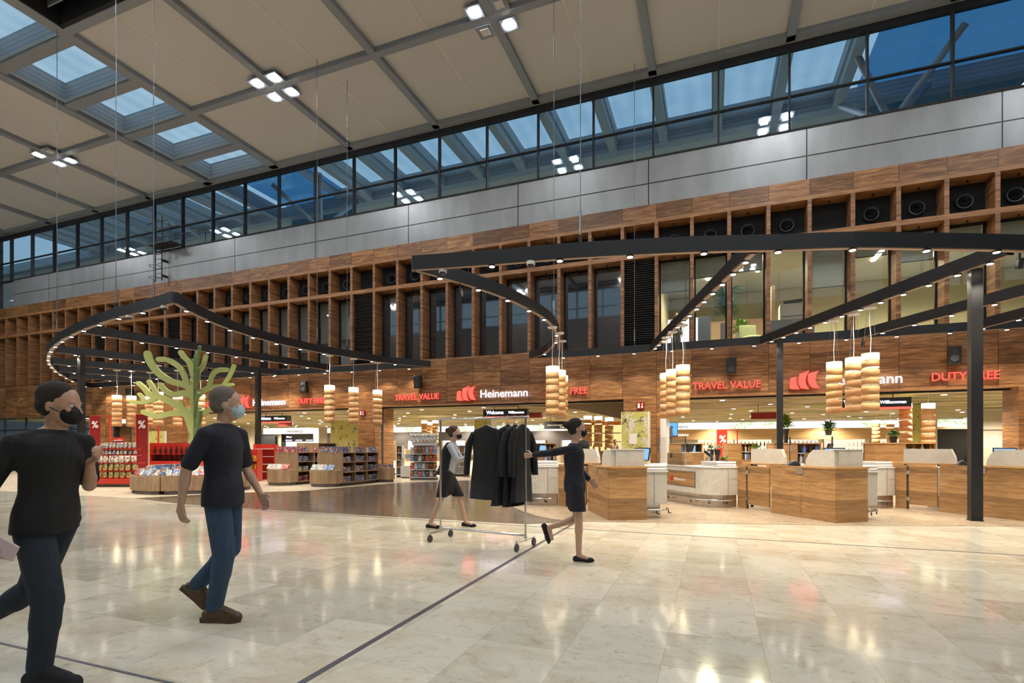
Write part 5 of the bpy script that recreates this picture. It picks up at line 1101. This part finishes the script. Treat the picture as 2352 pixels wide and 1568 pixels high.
for i, (px, zc, w, h, lab) in enumerate(((919, 22.2, .28, 1.35, 'slim white perfume shelf just right of the timber pier'), (938, 21.8, .55, .8, 'white glass topped counter beside the soft toys'), (1058, 23, .8, 1.35, 'white shelf with pink bottles behind the left woman'), (1212, 25.5, 1.1, 1.4, 'white shelf behind the coats'))):
    a = onD(px, 1000, zc); t = thing('shop_shelf', lab, 'shelf', (a.x, a.y, .003), YAW)
    if i == 1: part(t, 'counter_body', M['white'], (-w/2, w/2, -.25, .25, .05, .5)); part(t, 'glass_case', M['plexi'], (-w/2, w/2, -.25, .25, .5, .82)); part(t, 'plinth', M['plinth'], (-w/2+.04, w/2-.04, -.2, .2, 0, .05)); [put('bookb', (.12, .06, .16), (a.x-.1+.14*j, a.y, .828), 'blue box on the white glass topped counter, %s' % ordn(j, 2), 'boxes on the glass topped counter', YAW) for j in range(2)]
    else:
        part(t, 'cabinet', M['white'], (-w/2, -w/2+.03, -.2, .2, 0, h), (w/2-.03, w/2, -.2, .2, 0, h), (-w/2, w/2, .17, .2, 0, h)); [part(t, 'shelf_board', M['white'], (-w/2+.03, w/2-.03, -.2, .17, z, z+.02)) for z in (.1, .42, .72, 1.02, h-.02)]
        n = int(w/.12)-1
        for z in (.44, .74, 1.04):
            for j in range(n):
                x, y = -w/2+.1+j*.12, -.05; kd = ('clear', 'amber')[i % 2 == 0 and j % 3 == 0]
                place(bprot['bottle_'+kd], kd, (a.x+x*CY-y*SY, a.y+x*SY+y*CY, z+.006), 'small %s bottle, %s board of the %s, place %d' % (kd, {.44: 'lower', .74: 'middle', 1.04: 'upper'}[z], ('slim perfume shelf', '', 'shelf behind the left woman', 'shelf behind the coats')[i], j+1), 'bottles on the white shelves')
a = onD(1160, 1000, 23.5); t = thing('blossom_plant', 'pink blossoming plant in a dark vase behind the black coats', 'plant', (a.x, a.y, .003)); plant(t, 0, 0, 1.15, .42, .45, 170, M['pink'], 9, .03); mb = MB(); mb.cyl((0, 0, .7), (0, 0, 1.15), .12, .15); mb.build('vase', M['black'], t); part(t, 'stand', M['black'], (-.3, .3, -.2, .2, 0, .7)); 
a = onD(1385, 1000, 23); bt = thing('bar_counter', 'bright bar counter with back shelf behind the left booth', 'bar', (a.x, a.y, .003), .1); part(bt, 'counter_body', M['oak'], (-1.2, 1.2, 0, .5, 0, 1.1)); part(bt, 'yellow_panel', emis('yellow panel', (1, .75, .3), .9), (-1.2, 1.2, 1.5, 1.55, 1.1, 2.3)); part(bt, 'back_shelf', M['oak'], (-1.2, 1.2, 1.3, 1.5, 1.5, 1.54), (-1.2, 1.2, 1.3, 1.5, 1.9, 1.94))
for j in range(8): place(bprot['bottle_amber'], 'amber', (a.x-1.0+.26*j, a.y+.25+.03*j, 1.11), 'amber bottle on the bar counter, %s' % ordn(j, 8), 'bottles on the bar counter')
# ================================================================ people
def skin_mat(name, col):
    a = N(name); n = a.noise(a.coords(), 30, 2); a.l(a.mix(n, col, tuple(x*.88 for x in col)), a.b.inputs['Base Color']); a.b.inputs['Roughness'].default_value = .5
    a.b.inputs['Subsurface Weight'].default_value = 0; return a.m
def cloth_mat(name, col, var=.75, rough=.85, scale=25):
    a = N(name); co = a.coords(); n = a.noise(co, scale, 3); c = a.mix(n, tuple(x*var for x in col), col); a.l(c, a.b.inputs['Base Color']); a.b.inputs['Roughness'].default_value = rough
    bp = a.new('ShaderNodeBump'); bp.inputs['Strength'].default_value = .5; bp.inputs['Distance'].default_value = .02; a.l(a.noise(a.mapping(co, (1, 1, .6)), 9, 3, .55, 1.), bp.inputs['Height']); a.l(bp.outputs[0], a.b.inputs['Normal']); return a.m
M['skin'] = skin_mat('skin', (.50, .29, .19)); M['skin2'] = skin_mat('paler skin', (.55, .34, .24))
M['blackcloth'] = cloth_mat('black cotton', (.008, .008, .009)); M['navycloth'] = cloth_mat('dark navy cloth', (.012, .014, .025)); M['greyblouse'] = cloth_mat('pale grey blouse', (.42, .43, .47))
M['jeans'] = cloth_mat('blue denim', (.035, .075, .14), .6, scale=14); M['darkjeans'] = cloth_mat('dark denim', (.016, .026, .042), .6, scale=14)
M['hair_dark'] = cloth_mat('dark hair', (.02, .014, .01), scale=90); M['hair_grey'] = cloth_mat('short grey hair', (.16, .13, .11), scale=90); M['hair_brown'] = cloth_mat('brown hair', (.06, .03, .018), scale=90)
M['mask_blue'] = pbr('light blue face mask', (.42, .58, .68), .7); M['shoe_brown'] = cloth_mat('brown leather', (.09, .048, .024), .7, .4); M['shoe_black'] = cloth_mat('black shoe fabric', (.014, .014, .015)); M['sole_grey'] = pbr('grey rubber sole', (.06, .06, .065), .6)
def organic(name, mb, mat, parent, voxel=.011, smooth=5, floor=None, soft=.0):
    o = mb.build(name+'_raw', mat); r = o.modifiers.new('r', 'REMESH'); r.mode = 'VOXEL'; r.voxel_size = voxel; r.use_smooth_shade = True
    s = o.modifiers.new('s', 'SMOOTH'); s.factor = .5; s.iterations = smooth
    me = bpy.data.meshes.new_from_object(o.evaluated_get(bpy.context.evaluated_depsgraph_get())); raw = o.data; bpy.data.objects.remove(o); bpy.data.meshes.remove(raw)
    if floor is not None:
        for v in me.vertices: v.co.z = max(v.co.z, floor)
    me.name = name; me.polygons.foreach_set('use_smooth', [True]*len(me.polygons)); c = bpy.data.objects.new(name, me); COL.objects.link(c); c.parent = parent; return c
V3 = Vector
def hand(mb, w, d, n, curl=.5, k=1.):
    w = V3(w); d = V3(d).normalized(); n = V3(n); n = (n-d*n.dot(d)).normalized(); s = d.cross(n)
    for q in (-.026, -.009, .009, .026): mb.cap(w+s*q*.6*k+d*.01, w+d*.082*k+s*q*k, .015*k, .012*k, 8)
    for q, L in ((-.029, .062), (-.0095, .074), (.0105, .070), (.030, .055)):
        p = w+d*.085*k+s*q*k; a = curl*.6
        for seg in (.5, .3, .24):
            e = p+(d*math.cos(a)+n*math.sin(a))*L*k*seg; mb.cap(p, e, .0098*k, .0088*k, 8); p = e; a += curl
    p = w+d*.025*k-s*.028*k; e = p+(d*.6-s*.7+n*.35).normalized()*.038*k; mb.cap(p, e, .013*k, .011*k, 8); f = e+(d*.9-s*.15+n*.4).normalized()*.032*k; mb.cap(e, f, .0105*k, .009*k, 8)
def head(root, c, fwd, mat, hair, k=1., mask=None, bun=False, tilt=0., vox=.007):
    m = Matrix.Translation(c) @ Matrix.Rotation(fwd, 4, 'Z') @ Matrix.Rotation(tilt, 4, 'Y') @ Matrix.Scale(k, 4)
    rot = (Matrix.Rotation(fwd, 3, 'Z') @ Matrix.Rotation(tilt, 3, 'Y'))
    P = lambda x, y, z: m @ V3((x, y, z))
    E_ = lambda mb, x, y, z, r: mb.ell(P(x, y, z), [v*k for v in r], 14, 10, rot)
    hb = MB(); E_(hb, -.008, 0, .03, (.098, .077, .095)); E_(hb, .028, 0, -.035, (.062, .058, .078)); E_(hb, .045, 0, -.085, (.034, .034, .026)); hb.cap(P(.088, 0, .01), P(.106, 0, -.025), .011*k, .014*k, 8)
    for s in (-1, 1): E_(hb, -.008, s*.078, -.008, (.018, .01, .03)); E_(hb, .078, s*.028, .028, (.012, .022, .008)); E_(hb, .072, s*.04, -.02, (.016, .018, .02))
    E_(hb, .086, 0, -.055, (.012, .022, .006)); E_(hb, .084, 0, -.067, (.012, .018, .006))
    for s in (-1, 1):
        b = MB(); b.ell(P(.077, s*.03, .008), (.0105*k,)*3, 10, 8); b.cur = 1; b.ell(P(.0838, s*.03, .008), (.0058*k,)*3, 8, 6); b.build('eye', [M['white'], M['black']], root)
    h = MB(); E_(h, -.024, 0, .052, (.098, .084, .088)); E_(h, -.045, 0, -.0, (.07, .078, .07))
    for s in (-1, 1): E_(h, -.02, s*.066, .03, (.04, .018, .05))
    if bun: E_(h, -.12, 0, .05, (.045, .045, .045))
    organic('hair', h, M[hair], root, .009, 3)
    if mask:
        q = MB(); E_(q, .060, 0, -.042, (.060, .062, .056)); organic('face_mask', q, M[mask], root, .008, 3)
        for s in (-1, 1): q = MB(); q.tube([P(.06, s*.058, -.04), P(.02, s*.08, -.02), P(-.02, s*.086, .0)], .0025*k, 5); q.build('mask_loop', M[mask], root)
    return hb
def person(label, loc, rz, H, J, look, voxel=.011):
    t = thing('person', label, 'person', loc, rz); k = H/1.78
    g = lambda n: V3(J[n]); sk = M[look.get('skin', 'skin')]; tw = look.get('twist', 0); f = V3((math.cos(tw), math.sin(tw), 0)); s = V3((-math.sin(tw), math.cos(tw), 0))
    b = head(t, g('head'), J.get('face', 0), sk, look['hair'], k*1.05, look.get('mask'), look.get('bun'), J.get('tilt', 0))
    pel, ch, nk = g('pelvis'), g('chest'), g('neck')
    b.cap(nk-V3((0, 0, .04)), g('head')-V3((.012, 0, .03)), .056*k, .052*k)
    for a in 'LR':
        sh, el, wr = g('sh'+a), g('el'+a), g('wr'+a); b.cap(sh, el, .046*k, .038*k); b.cap(el, el+(wr-el)*.35, .038*k, .041*k); b.cap(el+(wr-el)*.35, wr, .041*k, .024*k)
        hand(b, wr, J.get('hd'+a) or (wr-el), J.get('hn'+a, (0, 1 if a == 'R' else -1, 0)), J.get('curl'+a, .45), k)
        hp, kn, an = g('hip'+a), g('kn'+a), g('an'+a); b.cap(hp, kn, .078*k, .052*k); b.cap(kn, kn+(an-kn)*.3, .05*k, .053*k); b.cap(kn+(an-kn)*.3, an, .053*k, .034*k)
        fd = V3(J['ft'+a]).normalized(); b.cap(an, an+V3((0, 0, -.045*k))+fd*.10*k, .036*k, .03*k)
    # torso and clothes
    wm = 1. if look['type'] == 'man' else .84
    def torso(mb, r, low=-.10):
        shz = (g('shL').z+g('shR').z)/2
        LV = [(pel.z+low*k, .186, .128), (pel.z+.02*k, .180, .128), (pel.z+.13*k, .158*(1 if wm == 1 else .92), .108), (ch.z-.06*k, .165, .115), (ch.z+.04*k, .182, .122), (shz-.07*k, .184, .118), (shz-.01*k, .172, .098), (shz+.03*k, .13, .08), (nk.z-.03*k, .085, .068), (nk.z-.005*k, .060, .060)]
        vs = []; n = 28
        for z, hw, hd in LV:
            if z < ch.z: u = (z-pel.z)/(ch.z-pel.z); c0 = pel+(ch-pel)*u
            else: u = min(1, (z-ch.z)/(nk.z-ch.z)); c0 = ch+(nk-ch)*u
            for j in range(n):
                q = 2*PI*j/n; cq, sq = math.cos(q), math.sin(q); cq = math.copysign(abs(cq)**.85, cq); sq = math.copysign(abs(sq)**.85, sq)
                p = c0+f*cq*(hd*k+r)+s*sq*(hw*wm*k+r); vs.append((p.x, p.y, z))
        m_ = len(LV); mb.add(vs, [(i*n+j, i*n+(j+1) % n, (i+1)*n+(j+1) % n, (i+1)*n+j) for i in range(m_-1) for j in range(n)]+[tuple(range(n))[::-1], tuple(range((m_-1)*n, m_*n))], True)
    torso(b, -.014, .0)
    for a in 'LR': b.cap(g('sh'+a)-V3((0, 0, .005)), nk-V3((0, 0, .02*k)), .046*k, .050*k)
    if wm < 1:
        for q in (-1, 1): b.cap(ch+s*q*.06+f*.045-V3((0, 0, .01)), ch+s*q*.06+f*.05, .055, .055)
    organic('body', b, sk, t, .0075, 3)
    if look['type'] == 'man':
        c = MB(); torso(c, .008)
        for a in 'LR': sh, el = g('sh'+a), g('el'+a); c.cap(sh-V3((0, 0, .005)), nk-V3((0, 0, .04*k)), .062*k, .062*k); c.cap(sh-V3((0, 0, .01)), sh+(el-sh)*.80, .064*k, .062*k)
        organic('t_shirt', c, M[look['top']], t, voxel, 5)
        c = MB(); c.cap(pel+s*.06*k-V3((0, 0, .02)), pel-s*.06*k-V3((0, 0, .02)), .110*k, .110*k)
        for a in 'LR': hp, kn, an = g('hip'+a), g('kn'+a), g('an'+a); c.cap(hp, kn, .104*k, .080*k); c.cap(kn, kn+(an-kn)*.35, .080*k, .075*k); c.cap(kn+(an-kn)*.35, an+V3((0, 0, .03)), .075*k, .062*k)
        organic('jeans', c, M[look['legs']], t, voxel)
    else:
        c = MB()
        if look.get('dress'):
            torso(c, .008)
            for q in (-1, 1): c.cap(ch+s*q*.06+f*.05-V3((0, 0, .01)), ch+s*q*.06+f*.055, .062, .062)
            for a in 'LR': sh, el, wr = g('sh'+a), g('el'+a), g('wr'+a); c.cap(sh, el, .056*k, .052*k); c.cap(el, el+(wr-el)*.9, .052*k, .040*k); c.cap(sh, nk-V3((0, 0, .04*k)), .054*k, .058*k)
            hz = look['hem']
            for a in 'LR': hp, kn = g('hip'+a), g('kn'+a); u = (hp.z-hz)/max(.05, hp.z-kn.z); c.cap(hp, hp+(kn-hp)*min(u, 1.1), .115*k, .105*k); c.cap(pel, pel+V3((.01, 0, hz-pel.z+.10)), .12*k, .125*k)
            organic('dress', c, M[look['top']], t, voxel, 6, hz)
        else:
            torso(c, .004, -.03)
            for q in (-1, 1): c.cap(ch+s*q*.06+f*.05-V3((0, 0, .01)), ch+s*q*.06+f*.055, .060, .060)
            for a in 'LR': sh, el, wr = g('sh'+a), g('el'+a), g('wr'+a); c.cap(sh, el, .055*k, .048*k); c.cap(el, el+(wr-el)*.8, .048*k, .036*k); c.cap(sh, nk-V3((0, 0, .04*k)), .053*k, .056*k)
            organic('blouse', c, M[look['top']], t, voxel)
            c = MB()
            LVs = c; torso(c, .014, -.05); c.v = [tuple(V3(v)-f*.03) for v in c.v]
            organic('waistcoat', c, M['blackcloth'], t, voxel)
            c = MB(); hz = look['hem']
            for a in 'LR': hp, kn = g('hip'+a), g('kn'+a); u = (hp.z-hz)/max(.05, hp.z-kn.z); c.cap(hp, hp+(kn-hp)*min(u, 1.), .118*k, .10*k)
            c.cap(pel, pel+V3((0, 0, hz-pel.z+.12)), .125*k, .12*k); organic('skirt', c, M['blackcloth'], t, voxel, 6, hz)
    for a in 'LR':
        an = g('an'+a); fd = V3(J['ft'+a]).normalized(); up = V3((0, 0, 1)); sd = up.cross(fd).normalized(); up2 = fd.cross(sd); h0 = an-up2*.065*k
        kind = look['shoe']; c = MB(); L = look.get('fl', .27)*k
        fp = lambda x, y, z: h0+fd*x+sd*y+up2*z
        if kind == 'flat':
            c.cap(fp(-.04, 0, .012), fp(L*.62, 0, .004), .034*k, .030*k); c.cap(fp(L*.45, 0, .0), fp(L*.72, 0, -.004), .036*k, .018*k); c.cap(fp(-.045, 0, .025), fp(-.03, 0, .03), .028*k, .028*k)
            organic('shoe', c, M['shoe_black'], t, .008, 2)
        else:
            c.cap(fp(-.05, 0, .03), fp(L*.66, 0, .016), .045*k, .038*k); c.cap(fp(-.02, 0, .03), fp(-.0, 0, .085), .045*k, .048*k); c.cap(fp(.02, 0, .075), fp(L*.5, 0, .03), .044*k, .040*k); c.cap(fp(L*.45, 0, .01), fp(L*.66, 0, .008), .046*k, .042*k)
            sh_ = organic('shoe', c, M[look['shoemat']], t, .009, 2)
            c = MB(); c.prism([(-.095*k, -.03*k), (L*.2, -.034*k), (L*.55, -.048*k), (L*.74, -.03*k), (L*.80, 0), (L*.74, .03*k), (L*.55, .048*k), (L*.2, .034*k), (-.095*k, .03*k), (-.11*k, 0)], -.024, .006, lambda x, y, z: tuple(fp(x, y, z))); c.build('sole', M[look['sole']], sh_)
            for i in range(4):
                c = MB(); c.tube([fp(.06+i*.026, -.03, .088-i*.013), fp(.065+i*.026, 0, .104-i*.014), fp(.06+i*.026, .03, .088-i*.013)], .0035, 5); c.build('lace', M['blackcloth'], sh_)
    return t
def JJ(H, **kw):
    k = H/1.78; d = dict(pelvis=(0, 0, .98*k), chest=(.01, 0, 1.30*k), neck=(.0, 0, 1.50*k), head=(.02, 0, 1.64*k), hipL=(0, .09, .93*k), hipR=(0, -.09, .93*k), knL=(.03, .09, .50*k), knR=(.03, -.09, .50*k), anL=(0, .09, .09*k), anR=(0, -.09, .09*k),
             shL=(0, .168*k, 1.425*k), shR=(0, -.168*k, 1.425*k), elL=(-.03, .215, 1.13*k), elR=(-.03, -.215, 1.13*k), wrL=(.05, .22, .89*k), wrR=(.05, -.22, .89*k), ftL=(1, 0, 0), ftR=(1, 0, 0))
    d.update(kw); return d
def spotp(px, zc): v = onD(px, 1000, zc); return (v.x, v.y, 0)
# man in the left foreground
J = JJ(1.76, pelvis=(0, 0, .97), chest=(.03, 0, 1.27), neck=(.04, 0, 1.46), head=(.075, 0, 1.595), face=.15, tilt=.12, knR=(.075, -.08, .49), anR=(.03, -.08, .09), knL=(-.17, .10, .52), anL=(-.50, .11, .30), ftL=(.45, 0, -.9),
       shR=(-.03, -.165, 1.385), elR=(-.17, -.23, 1.09), wrR=(-.06, -.26, .88), hdR=(.3, .05, -1), curlR=.75, hnR=(.4, 1, 0), shL=(.075, .165, 1.39), elL=(.07, .215, 1.12), wrL=(.20, .06, 1.27), hdL=(.9, -.3, .45), curlL=.8, hnL=(-.3, -.7, .5))
man1 = person('person in black t-shirt and dark jeans striding right, black face mask, black trainers', spotp(108, 3.02), YAW, 1.76, J, dict(type='man', hair='hair_dark', mask='blackcloth', top='blackcloth', legs='darkjeans', shoe='shoe', shoemat='shoe_black', sole='sole_grey', fl=.30, twist=.25))
w = V3((-.04, -.275, .855)); c_ = man1.matrix_world
mb = MB(); mb.obox((0, 0, 0), (.15, .012, .085), ry=.5); pk = mb.build('folded_papers', pbr('pink and white papers', (.62, .5, .52), .6)); pk.rotation_euler = (0, 0, YAW); pk.location = Vector(man1.location)+Vector((CY*-.0-SY*-.262, SY*-.0+CY*-.262, .83)); tag(pk, 'pink and white folded papers held by the man in the left foreground', 'papers')
# man with brown shoes
J = JJ(1.84, pelvis=(0, 0, 1.0), chest=(.0, 0, 1.33), neck=(.0, 0, 1.54), head=(.03, 0, 1.685), face=.35, knR=(.05, -.08, .52), anR=(-.03, -.07, .095), knL=(.0, .10, .54), anL=(-.26, .10, .22), ftL=(.75, 0, -.6),
       shR=(-.04, -.17, 1.455), elR=(-.15, -.23, 1.18), wrR=(-.19, -.23, .93), hdR=(.1, 0, -1), curlR=.5, hnR=(.3, 1, 0), shL=(.04, .17, 1.455), elL=(.07, .21, 1.18), wrL=(.20, .19, .97))
person('person in black t-shirt, blue jeans and brown leather shoes, light blue face mask', spotp(513, 4.12), YAW, 1.84, J, dict(type='man', hair='hair_grey', mask='mask_blue', top='navycloth', legs='jeans', shoe='shoe', shoemat='shoe_brown', sole='shoe_brown', fl=.25, skin='skin2', twist=.2))
# woman left of the clothes rail
J = JJ(1.70, pelvis=(-.03, 0, .93), chest=(.03, 0, 1.22), neck=(.06, 0, 1.42), head=(.10, 0, 1.56), face=-.1, hipL=(-.03, .08, .88), hipR=(-.03, -.08, .88), knL=(.16, .08, .50), anL=(.27, .08, .09), knR=(-.12, -.08, .47), anR=(-.30, -.08, .09), shL=(.055, .145, 1.345), shR=(.035, -.145, 1.345), elL=(.20, .17, 1.12), elR=(.17, -.20, 1.12), wrL=(.42, .10, 1.16), wrR=(.38, -.16, 1.18), curlL=.8, curlR=.8)
person('person in black waistcoat, pale blouse and black skirt walking right behind the clothes rail', spotp(1031, 8.63), YAW, 1.70, J, dict(type='woman', hair='hair_brown', mask='blackcloth', top='greyblouse', hem=.52, shoe='flat', fl=.24, skin='skin2', bun=True))
# woman pulling the rail
J = JJ(1.68, pelvis=(0, 0, .92), chest=(-.01, 0, 1.21), neck=(.0, 0, 1.40), head=(.03, 0, 1.555), face=0, hipL=(0, .08, .87), hipR=(0, -.08, .87), knR=(.04, -.07, .48), anR=(.04, -.06, .085), knL=(.04, .09, .49), anL=(-.30, .10, .38), ftL=(.35, 0, -.9), shL=(.01, .145, 1.33), shR=(-.02, -.145, 1.33), elR=(-.27, -.04, 1.28), wrR=(-.49, .10, 1.25), hdR=(-1, .3, -.1), curlR=.9, hnR=(.2, 1, 0), elL=(.05, .22, 1.10), wrL=(.2, .2, .95))
person('person in dark navy dress and black flat shoes pulling the clothes rail behind her', spotp(1320, 6.17), YAW, 1.68, J, dict(type='woman', dress=True, hair='hair_dark', mask='blackcloth', top='navycloth', hem=.60, shoe='flat', fl=.25, skin='skin2', bun=True))
# person behind the left booth and one in the office upstairs
J = JJ(1.78); person('person in black jacket standing behind the left checkout booth', spotp(1338, 12.6), YAW-.9, 1.78, J, dict(type='woman', dress=True, hair='hair_grey', top='blackcloth', hem=.5, shoe='flat', fl=.26), .02)
J = JJ(1.62); v = V3(bt.location)+V3((.35, 1.0, 0)); person('person in white behind the bright bar counter', (v.x, v.y, .003), YAW-1.4, 1.62, J, dict(type='woman', dress=True, hair='hair_grey', top='greyblouse', hem=.5, shoe='flat', fl=.26), .025)
J = JJ(1.72); v = onY(1552, 745, D+2.4); person('person in dark clothes standing in the upstairs office by the bright window', (v.x, v.y, 4.85), YAW-1.5, 1.72, J, dict(type='woman', dress=True, hair='hair_dark', top='navycloth', hem=.5, shoe='flat', fl=.26), .025)

# ================================================================ clothes rail with garments
A_, B_ = V3(spotp(1012, 7.58)), V3(spotp(1207, 6.92)); dr_ = (B_-A_); LR = dr_.length; ar = math.atan2(dr_.y, dr_.x)
rk = thing('clothes_rail', 'chrome rolling clothes rail hung with black coats', 'clothes rail', A_, ar)
mb = MB(); mb.cyl((-.05, 0, 1.74), (LR+.05, 0, 1.74), .016, n=10); mb.build('top_rail', M['chrome'], rk); mb = MB(); mb.cyl((0, 0, .17), (LR, 0, .17), .016, n=10); mb.build('base_bar', M['chrome'], rk)
for x in (0, LR):
    mb = MB(); mb.cyl((x, 0, .17), (x, 0, 1.74), .015, n=10); mb.build('upright', M['chrome'], rk); mb = MB(); mb.cyl((x, -.26, .12), (x, .26, .12), .015, n=10); mb.cyl((x, 0, .1), (x, 0, .18), .02); o = mb.build('foot_bar', M['chrome'], rk)
    for y in (-.25, .25): mb = MB(); mb.cyl((x-.012, y, .05), (x+.012, y, .05), .05, n=16); mb.cyl((x, y, .05), (x, y, .12), .01); mb.build('castor', M['graphite'], o)
def garment(name, label, x, turn, w, z0, sleeves=True, mat='blackcloth', flare=.12, d=.045):
    p = A_+dr_*(x/LR); t = thing(name, label, 'coat', (p.x, p.y, 1.74), ar+turn, 'black garments on the clothes rail'); n = 26; rings = []
    L = 1.74-z0; PR = [(-.10, .03, .03), (-.12, .07, .045), (-.155, w*.8, .045), (-.20, w, .05), (-.34, w*.97, d*1.1), (-.55, w*.93, d*1.1), (-L*.75, w*(1+flare*.5), d*1.25), (-L, w*(1+flare), d*1.4)]
    mb = MB(); vs = []
    for z, a, b in PR:
        for j in range(n):
            u = 2*PI*j/n; wv = 1+.10*math.sin(7*u+1)*min(1, max(0, (-z-.3)))*1.4; vs.append((a/1*math.cos(u)*wv, b*math.sin(u)*wv, z))
    k = len(PR); fs = [(i*n+j, (i+1)*n+j, (i+1)*n+(j+1) % n, i*n+(j+1) % n) for i in range(k-1) for j in range(n)]+[tuple(range((k-1)*n, k*n)), tuple(range(n))[::-1]]
    mb.add(vs, fs, True); mb.build('coat_body', M[mat], t)
    if sleeves:
        for s in (-1, 1):
            mb = MB(); mb.tube([(s*(w-.03), 0, -.21), (s*(w+.05), -.01, -.36), (s*(w+.075), -.02, -.6), (s*(w+.08), -.03, -.78)], [.046, .05, .046, .042], 12); mb.build('sleeve', M[mat], t)
    mb = MB(); mb.tube([(.0, 0, -.10), (0, 0, -.02), (.018, 0, .016), (0, 0, .03), (-.014, 0, .016)], .0035, 5); mb.tube([(-w*.8, 0, -.165), (0, 0, -.09), (w*.8, 0, -.165)], .008, 6); mb.build('hanger', M['chrome'], t)
garment('hanging_coat', 'wide black coat, leftmost on the clothes rail, facing the viewer', .78, -.1, .25, .62)
garment('hanging_coat', 'long black coat turned half sideways in the right half of the rail', 1.22, 1.42, .21, .56)
garment('hanging_dress', 'long black flared dress hanging right of the wide coat', 1.11, 1.35, .2, .57, False, flare=.5)
garment('hanging_coat', 'narrow black coat seen edge on at the right end of the rail', 1.33, 1.5, .22, .62, True)

# ================================================================ things in the lit office upstairs
def ofl(px, y): v = onY(px, 700, D+y); return v.x, v.y
x, y = ofl(1668, 1.6); t = thing('office_plant', 'tall leafy office plant in a grey planter behind the window', 'plant', (x, y, 4.85)); plant(t, 0, 0, 1.15, .75, 1.0, 170, M['leaf'], 21, .09); mb = MB(); mb.cyl((0, 0, .9), (0, 0, 1.9), .03); mb.build('stem', M['oakpale'], t); mb = MB(); mb.box(-.2, .2, -.2, .2, 0, .95); mb.build('planter', M['concrete'], t)
x, y = ofl(1702, 3.4); t = thing('office_plant', 'second, lower office plant right of the tall one', 'plant', (x, y, 4.85)); plant(t, 0, 0, .9, .55, .4, 90, M['leaf2'], 5, .08); mb = MB(); mb.cyl((0, 0, 0), (0, 0, .9), .14, .2); mb.build('planter', M['white'], t)
x, y = ofl(1815, 1.7); t = thing('printer', 'large grey and white office printer on a cabinet', 'printer', (x, y, 4.85)); part(t, 'cabinet', M['fascia'], (-.7, .7, -.3, .4, 0, .9)); part(t, 'printer_body', M['white'], (-.35, .4, -.28, .3, .9, 1.45)); mb = MB(); mb.obox((.05, 0, 1.52), (.6, .5, .12), ry=-.08); mb.build('scanner_lid', M['graphite'], t); part(t, 'paper_tray', M['graphite'], (-.3, .35, -.3, -.28, 1.0, 1.02))
x, y = ofl(1534, 5.0); t = thing('wall_screen', 'large bright white screen on the wall of the upstairs office', 'screen', (x, y, 4.85)); part(t, 'screen_face', M['lit_white'], (-.9, 1.3, .2, .25, 1.0, 2.1)); part(t, 'casing', M['graphite'], (-.93, 1.33, .25, .3, .97, 2.13)); part(t, 'leg', M['graphite'], (0, .1, .2, .3, 0, 1.0)); part(t, 'leg', M['graphite'], (.8, .9, .2, .3, 0, 1.0))
x, y = ofl(1618, 1.2); t = thing('metal_cabinet', 'tall mottled zinc cabinet beside the tall office plant', 'cabinet', (x, y, 4.85)); part(t, 'cabinet_body', M['steel'], (-.22, .22, -.2, .2, 0, 1.15)); part(t, 'door', M['chrome'], (-.2, .2, -.21, -.2, .03, 1.12))
x, y = ofl(1728, 2.0); t = thing('armchair', 'pale green armchair behind the office window', 'chair', (x, y, 4.85), .4); M['greenpad'] = pbr('pale green upholstery', (.45, .5, .28), .8); mb = MB(); mb.ell((0, 0, .42), (.36, .36, .12), 16, 10); mb.build('seat', M['greenpad'], t); mb = MB(); mb.obox((0, .33, .72), (.62, .09, .55), rx=-.2); mb.build('backrest', M['greenpad'], t, bevel=.03); [MB().cyl((a_*.25, b_*.25, 0), (a_*.2, b_*.2, .34), .018).build('leg', M['graphite'], t) for a_ in (-1, 1) for b_ in (-1, 1)]
